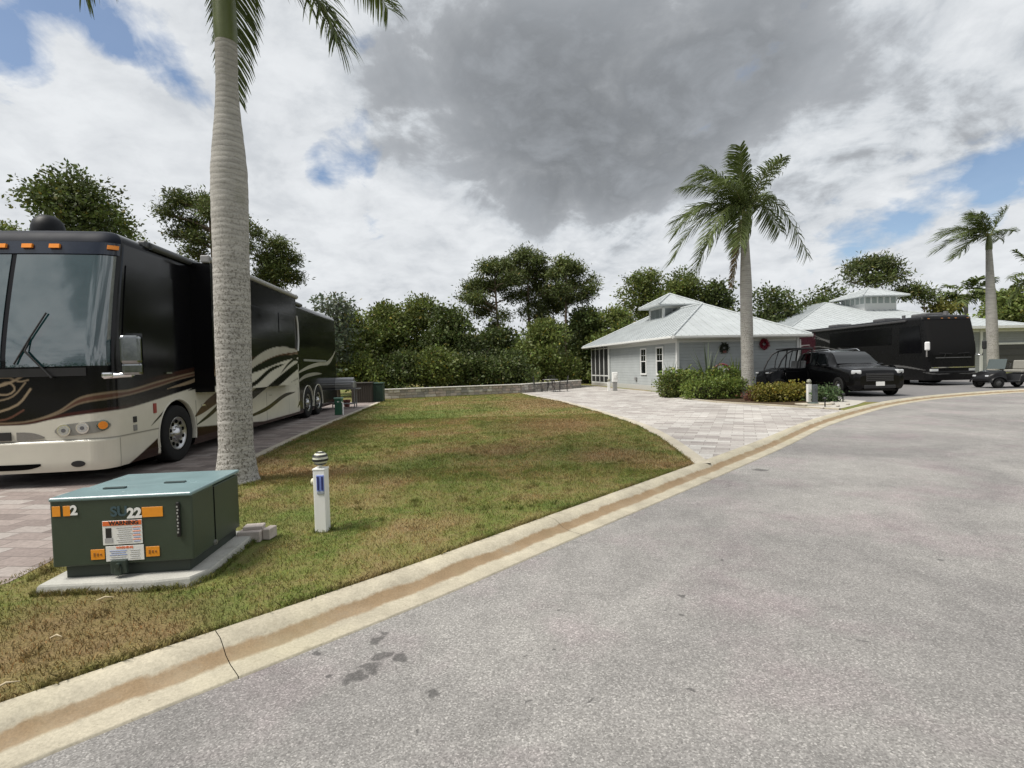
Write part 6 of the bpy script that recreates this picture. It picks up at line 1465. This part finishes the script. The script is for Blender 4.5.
# ------------------------------------------------------------------ hedges and shrubs in the bed
def hedge(px0, px1, Y, ztop_px, depth, label, kind, seed, n, name='hedge', cat='hedge', tone=(1, 1, 1), L=.075, zb=.02):
    a = atY(px0, 390, Y); b = atY(px1, 390, Y); zt = atY((px0 + px1) / 2, ztop_px, Y)[2] - Zl; w = float(b[0] - a[0]); cx = float(a[0] + b[0]) / 2
    root = empty(name, (cx, Y, Zl), 0, label=label, cat=cat); r = np.random.default_rng(400 + seed)
    k = max(2, int(w / .45)); cl = []
    for i in range(k):
        for j in range(max(1, int(depth / .45))):
            cl.append((-w / 2 + (i + .5) * w / k + r.normal() * .03, -depth / 2 + (j + .5) * .45, zt * .5, .34, .30, zt * .52 * r.uniform(.93, 1.06)))
    crown('foliage', cl, n, L, .34, LF[kind], root, 0, r, tone, .72)
    m = MB()
    for i in range(k * 2):
        x = -w / 2 + (i + .5) * w / (2 * k); e = (x + r.normal() * .12, r.normal() * .12, zt * .7); m.tube([(x, 0, 0), (x + r.normal() * .03, 0, zt * .35), e], [.018, .013, .006], 5)
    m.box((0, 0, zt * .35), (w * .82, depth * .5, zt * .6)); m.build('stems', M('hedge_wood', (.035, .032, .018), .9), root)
hedge(688, 744, 21.4, 380, .9, 'clipped low green hedge left of the middle palm trunk', 'hedge', 1, 9000)
hedge(668, 742, 23.2, 371, .9, 'taller loose green shrubbery behind the low clipped hedge', 'hedge', 2, 10000, 'shrub', 'shrub', L=.10)
hedge(660, 690, 23.0, 375, 1.1, 'rounded dark green shrub at the corner of the grey house', 'mid', 3, 6500, 'shrub', 'shrub')
hedge(757, 802, 19.3, 386, .9, 'clipped yellow green hedge between the palm trunk and the white marker post', 'yellow', 4, 8500, tone=(1.15, 1.05, .9))
hedge(815, 832, 18.6, 388, .5, 'small green shrub right of the marker post', 'grey', 5, 2200, 'shrub', 'shrub', (.8, 1, .6))
hedge(752, 762, 19.6, 392, .4, 'small purplish shrub at the left end of the yellow hedge', 'red', 6, 900, 'shrub', 'shrub')
def spiky(px, py, h, s, label, kind='grey', seed=0, n=26, z=Zl, w=.03, Y=None):
    x, y = G(px, py, z) if Y is None else (float(atY(px, py, Y)[0]), Y)
    root = empty('plant', (x, y, z), 0, label=label, cat='plant'); r = np.random.default_rng(500 + seed); V = []; F = []; b0 = 0
    for i in range(n):
        a = r.uniform(0, 2 * PI); el = r.uniform(.5, 1.45); L = h * r.uniform(.6, 1.0); d = np.array([math.cos(a) * math.cos(el), math.sin(a) * math.cos(el), math.sin(el)]) * L
        zb = h * .25 * r.random(); p = [np.array([0, 0, zb]), np.array([0, 0, zb]) + d * .55, np.array([0, 0, zb]) + d - np.array([0, 0, .22 * L * math.cos(el)])]
        u = np.array([-math.sin(a), math.cos(a), 0]) * w
        V += [p[0] - u * .5, p[0] + u * .5, p[1] + u, p[1] - u, p[2] + u * .1, p[2] - u * .1]; F += [(b0, b0 + 1, b0 + 2, b0 + 3), (b0 + 3, b0 + 2, b0 + 4, b0 + 5)]; b0 += 6
    c = np.repeat(r.uniform(.7, 1.4, (n, 1)) * np.ones((1, 3)), 6, axis=0)
    fastmesh('leaves', np.array(V), np.array(F), LF[kind], root, c); m = MB(); m.tube([(0, 0, 0), (0, 0, h * .5)], .03, 6); m.build('stem', BARK, root)
spiky(708, 392, 2.3, 1, 'tall grey green spiky plant standing above the hedge before the front wall', seed=1, n=24, w=.04, Y=24.3)
spiky(672, 392, 1.5, 1, 'pale purple leafed plant beside the house corner', 'grey', 2, 40, Y=24.4)
spiky(736, 392, 1.6, 1, 'leafy plant behind the hedge left of the palm trunk', 'mid', 3, 40, w=.04, Y=23.9)
# round garden ornament with a red rim
q = atY(722, 368, 24.9); root = empty('garden_ornament', (float(q[0]), 24.9, Zl), 0, label='white half round garden ornament with a red rim above the hedge', cat='ornament')
m = MB(); an = np.linspace(0, PI, 15); zc = float(q[2]) - Zl - .12; m.tube([(math.cos(a) * .36, 0, zc + math.sin(a) * .30) for a in an], .045, 8); m.build('rim', M('ornament_red', (.22, .04, .05), .5), root)
m = MB(); m.add([(math.cos(a) * .34, 0, zc + math.sin(a) * .28) for a in an] + [(math.cos(a) * .34, .04, zc + math.sin(a) * .28) for a in an], [tuple(range(15)), tuple(range(15, 30))[::-1]]); m.build('panel', WHITEP, root)
m = MB(); m.cyl((0, .02, 0), (0, .02, zc), .025, .025, 8); m.build('stake', DARKM, root)

# ------------------------------------------------------------------ patio set by the stone wall
x0, y0 = 2.22, 30.0
IRON = M('black_iron', (.02, .02, .02), .5)
tb = empty('patio_table', (x0, y0, Zl), 0, label='small round black metal patio table near the stone wall', cat='table')
m = MB(); m.lathe([(.001, .70), (.45, .70), (.46, .715), (.45, .73), (.001, .73)], 24, 0, None, False, False); m.build('tabletop', M('table_grey', (.16, .16, .16), .35), tb)
for k in range(4):
    a = k * PI / 2 + .5; m = MB(); m.tube([(math.cos(a) * .15, math.sin(a) * .15, .70), (math.cos(a) * .18, math.sin(a) * .18, .35), (math.cos(a) * .34, math.sin(a) * .34, 0)], .016, 6); m.build('leg', IRON, tb)
def chair():
    root = empty('patio_chair', (0, 0, 0), 0, cat='chair')
    m = MB(); m.cbox((0, 0, .43), (.44, .44, .03), .012)
    m.build('seat', IRON, root)
    m = MB(); m.tube([(-.21, .21, .43), (-.21, .27, .88), (0, .29, .92), (.21, .27, .88), (.21, .21, .43)], .014, 6)
    for k in range(5): m.tube([(-.14 + k * .07, .22, .45), (-.14 + k * .07, .28, .89)], .008, 5)
    m.build('backrest', IRON, root)
    for sx in (-1, 1):
        m = MB(); m.tube([(sx * .21, -.2, .62), (sx * .22, .24, .64)], .014, 6); m.build('armrest', IRON, root)
        for sy in (-1, 1): m = MB(); m.tube([(sx * .20, sy * .20, .62 if sy < 0 else .43), (sx * .22, sy * .22, 0)], .013, 6); m.build('leg', IRON, root)
    return root
ch0 = chair()
for i, (dx, dy, a, lb) in enumerate([(-.72, .1, PI / 2 + .1, 'black metal patio chair at the left of the round table'), (.75, .0, -PI / 2, 'black metal patio chair at the right of the round table'), (.1, .75, -.1, 'black metal patio chair behind the round table against the stone wall')]):
    o = ch0 if i == 0 else copy_tree(ch0); o.location = (x0 + dx, y0 + dy, Zl); o.rotation_euler = (0, 0, a); tag(o, lb, 'chair', 'chairs round the patio table')

# ------------------------------------------------------------------ things at the end of the coach pad
x, y = G(376, 402, Zl)
root = empty('storage_bin', (x, y + .3, Zl), math.radians(4), label='dark green storage bin at the left end of the stone wall', cat='bin')
DG = M('bin_green', (.018, .045, .032), .5); m = MB(); m.cbox((0, 0, .42), (.62, .55, .84), .03); m.build('body', DG, root)
m = MB(); m.cbox((0, -.01, .88), (.68, .60, .08), .03); m.build('lid', M('bin_lid', (.022, .055, .042), .45), root)
m = MB()
for k in range(3): m.cbox((-.2 + k * .2, -.285, .42), (.03, .02, .70), .006)
m.build('rib', DG, root)
x, y = G(361, 403, Zl); root = empty('bin_enclosure', (x, y + .4, Zl), math.radians(4), label='dark brown slatted enclosure between the green bin and the cart', cat='enclosure')
DBR = M('dark_brown_wood', (.030, .024, .018), .8, 0, .3, 10); m = MB()
for k in range(9): m.cbox((-.40 + k * .10, -.30, .45), (.085, .03, .90), .006)
m.build('slat_front', DBR, root); m = MB()
for sx in (-1, 1): m.cbox((sx * .45, 0, .45), (.04, .62, .90), .006)
m.cbox((0, .30, .45), (.9, .03, .9), .006); m.build('side_panel', DBR, root); m = MB(); m.cbox((0, 0, .93), (.98, .70, .05), .01); m.build('top', M('enclosure_top', (.05, .045, .04), .7), root)
x, y = G(341, 409, Zl); root = empty('grill_cart', (x, y + .5, Zl), math.radians(6), label='grey metal grill cart with shelves standing behind the coach', cat='grill cart')
SS = M('brushed_steel', (.36, .36, .37), .35, .7, .15, 20); m = MB(); m.cbox((0, 0, .95), (.9, .5, .30), .06, 0, None, 3); m.cyl((-.40, 0, 1.08), (.40, 0, 1.08), .17, .17, 16); m.build('hood', SS, root)
m = MB(); m.cbox((0, 0, .78), (1.25, .5, .04), .01); m.cbox((0, 0, .18), (.9, .48, .03), .01); m.build('shelf', M('cart_grey', (.22, .22, .22), .5), root)
for sx in (-1, 1):
    for sy in (-1, 1): m = MB(); m.cbox((sx * .43, sy * .22, .40), (.04, .04, .78), .006); m.build('leg', M('cart_grey', (.22, .22, .22), .5), root)
m = MB(); m.tube([(-.3, -.28, .98), (.3, -.28, .98)], .014, 6); m.build('handle', CHROME, root)
x, y = G(340, 415, Zl); root = empty('water_pedestal', (x, y + .1, Zl), 0, label='low green water hook up pedestal with a white pipe beside the pad edge', cat='utility pedestal')
m = MB(); m.cbox((-.06, 0, .28), (.24, .22, .56), .02); m.build('body', M('ped_green', (.03, .12, .07), .5), root); m = MB(); m.tube([(.10, -.08, 0), (.10, -.08, .42), (.02, -.08, .46), (-.08, -.10, .46)], .025, 8); m.build('pipe', WHITEP, root); m = MB(); m.cbox((-.06, 0, .58), (.27, .25, .05), .01); m.build('cap', M('ped_cap', (.20, .34, .27), .5), root)
x, y = G(347, 407, Zl); root = empty('flower_pot', (x, y, Zl), 0, label='reddish brown pot standing by the grill cart', cat='pot')
m = MB(); m.lathe([(.10, 0), (.15, .26), (.165, .27), (.165, .31), (.14, .31), (.13, .24)], 18); m.build('pot', M('terracotta', (.16, .06, .05), .8), root); 

# dry twigs on the grass
for i, (px, py, L, a, lb) in enumerate([(105, 575 + 27, .10, .6, 'pale dry twig on the brown grass left of the transformer pad corner'), (6, 690, .10, .9, 'pale dry leaf lying on the grass by the kerb at the left edge'), (56, 641, .06, .3, 'small pale twig on the brown grass near the kerb')]):
    x, y = G(px, py, Zl); m = MB(); m.tube([(-L / 2, 0, .022), (0, .006, .034), (L / 2, -.004, .024)], [.003, .006, .002], 6); o = m.build('twig', M('dry_straw', (.50, .42, .28), .8)); o.location = (x, y, Zl); o.rotation_euler = (0, .05, a); tag(o, lb, 'twig')
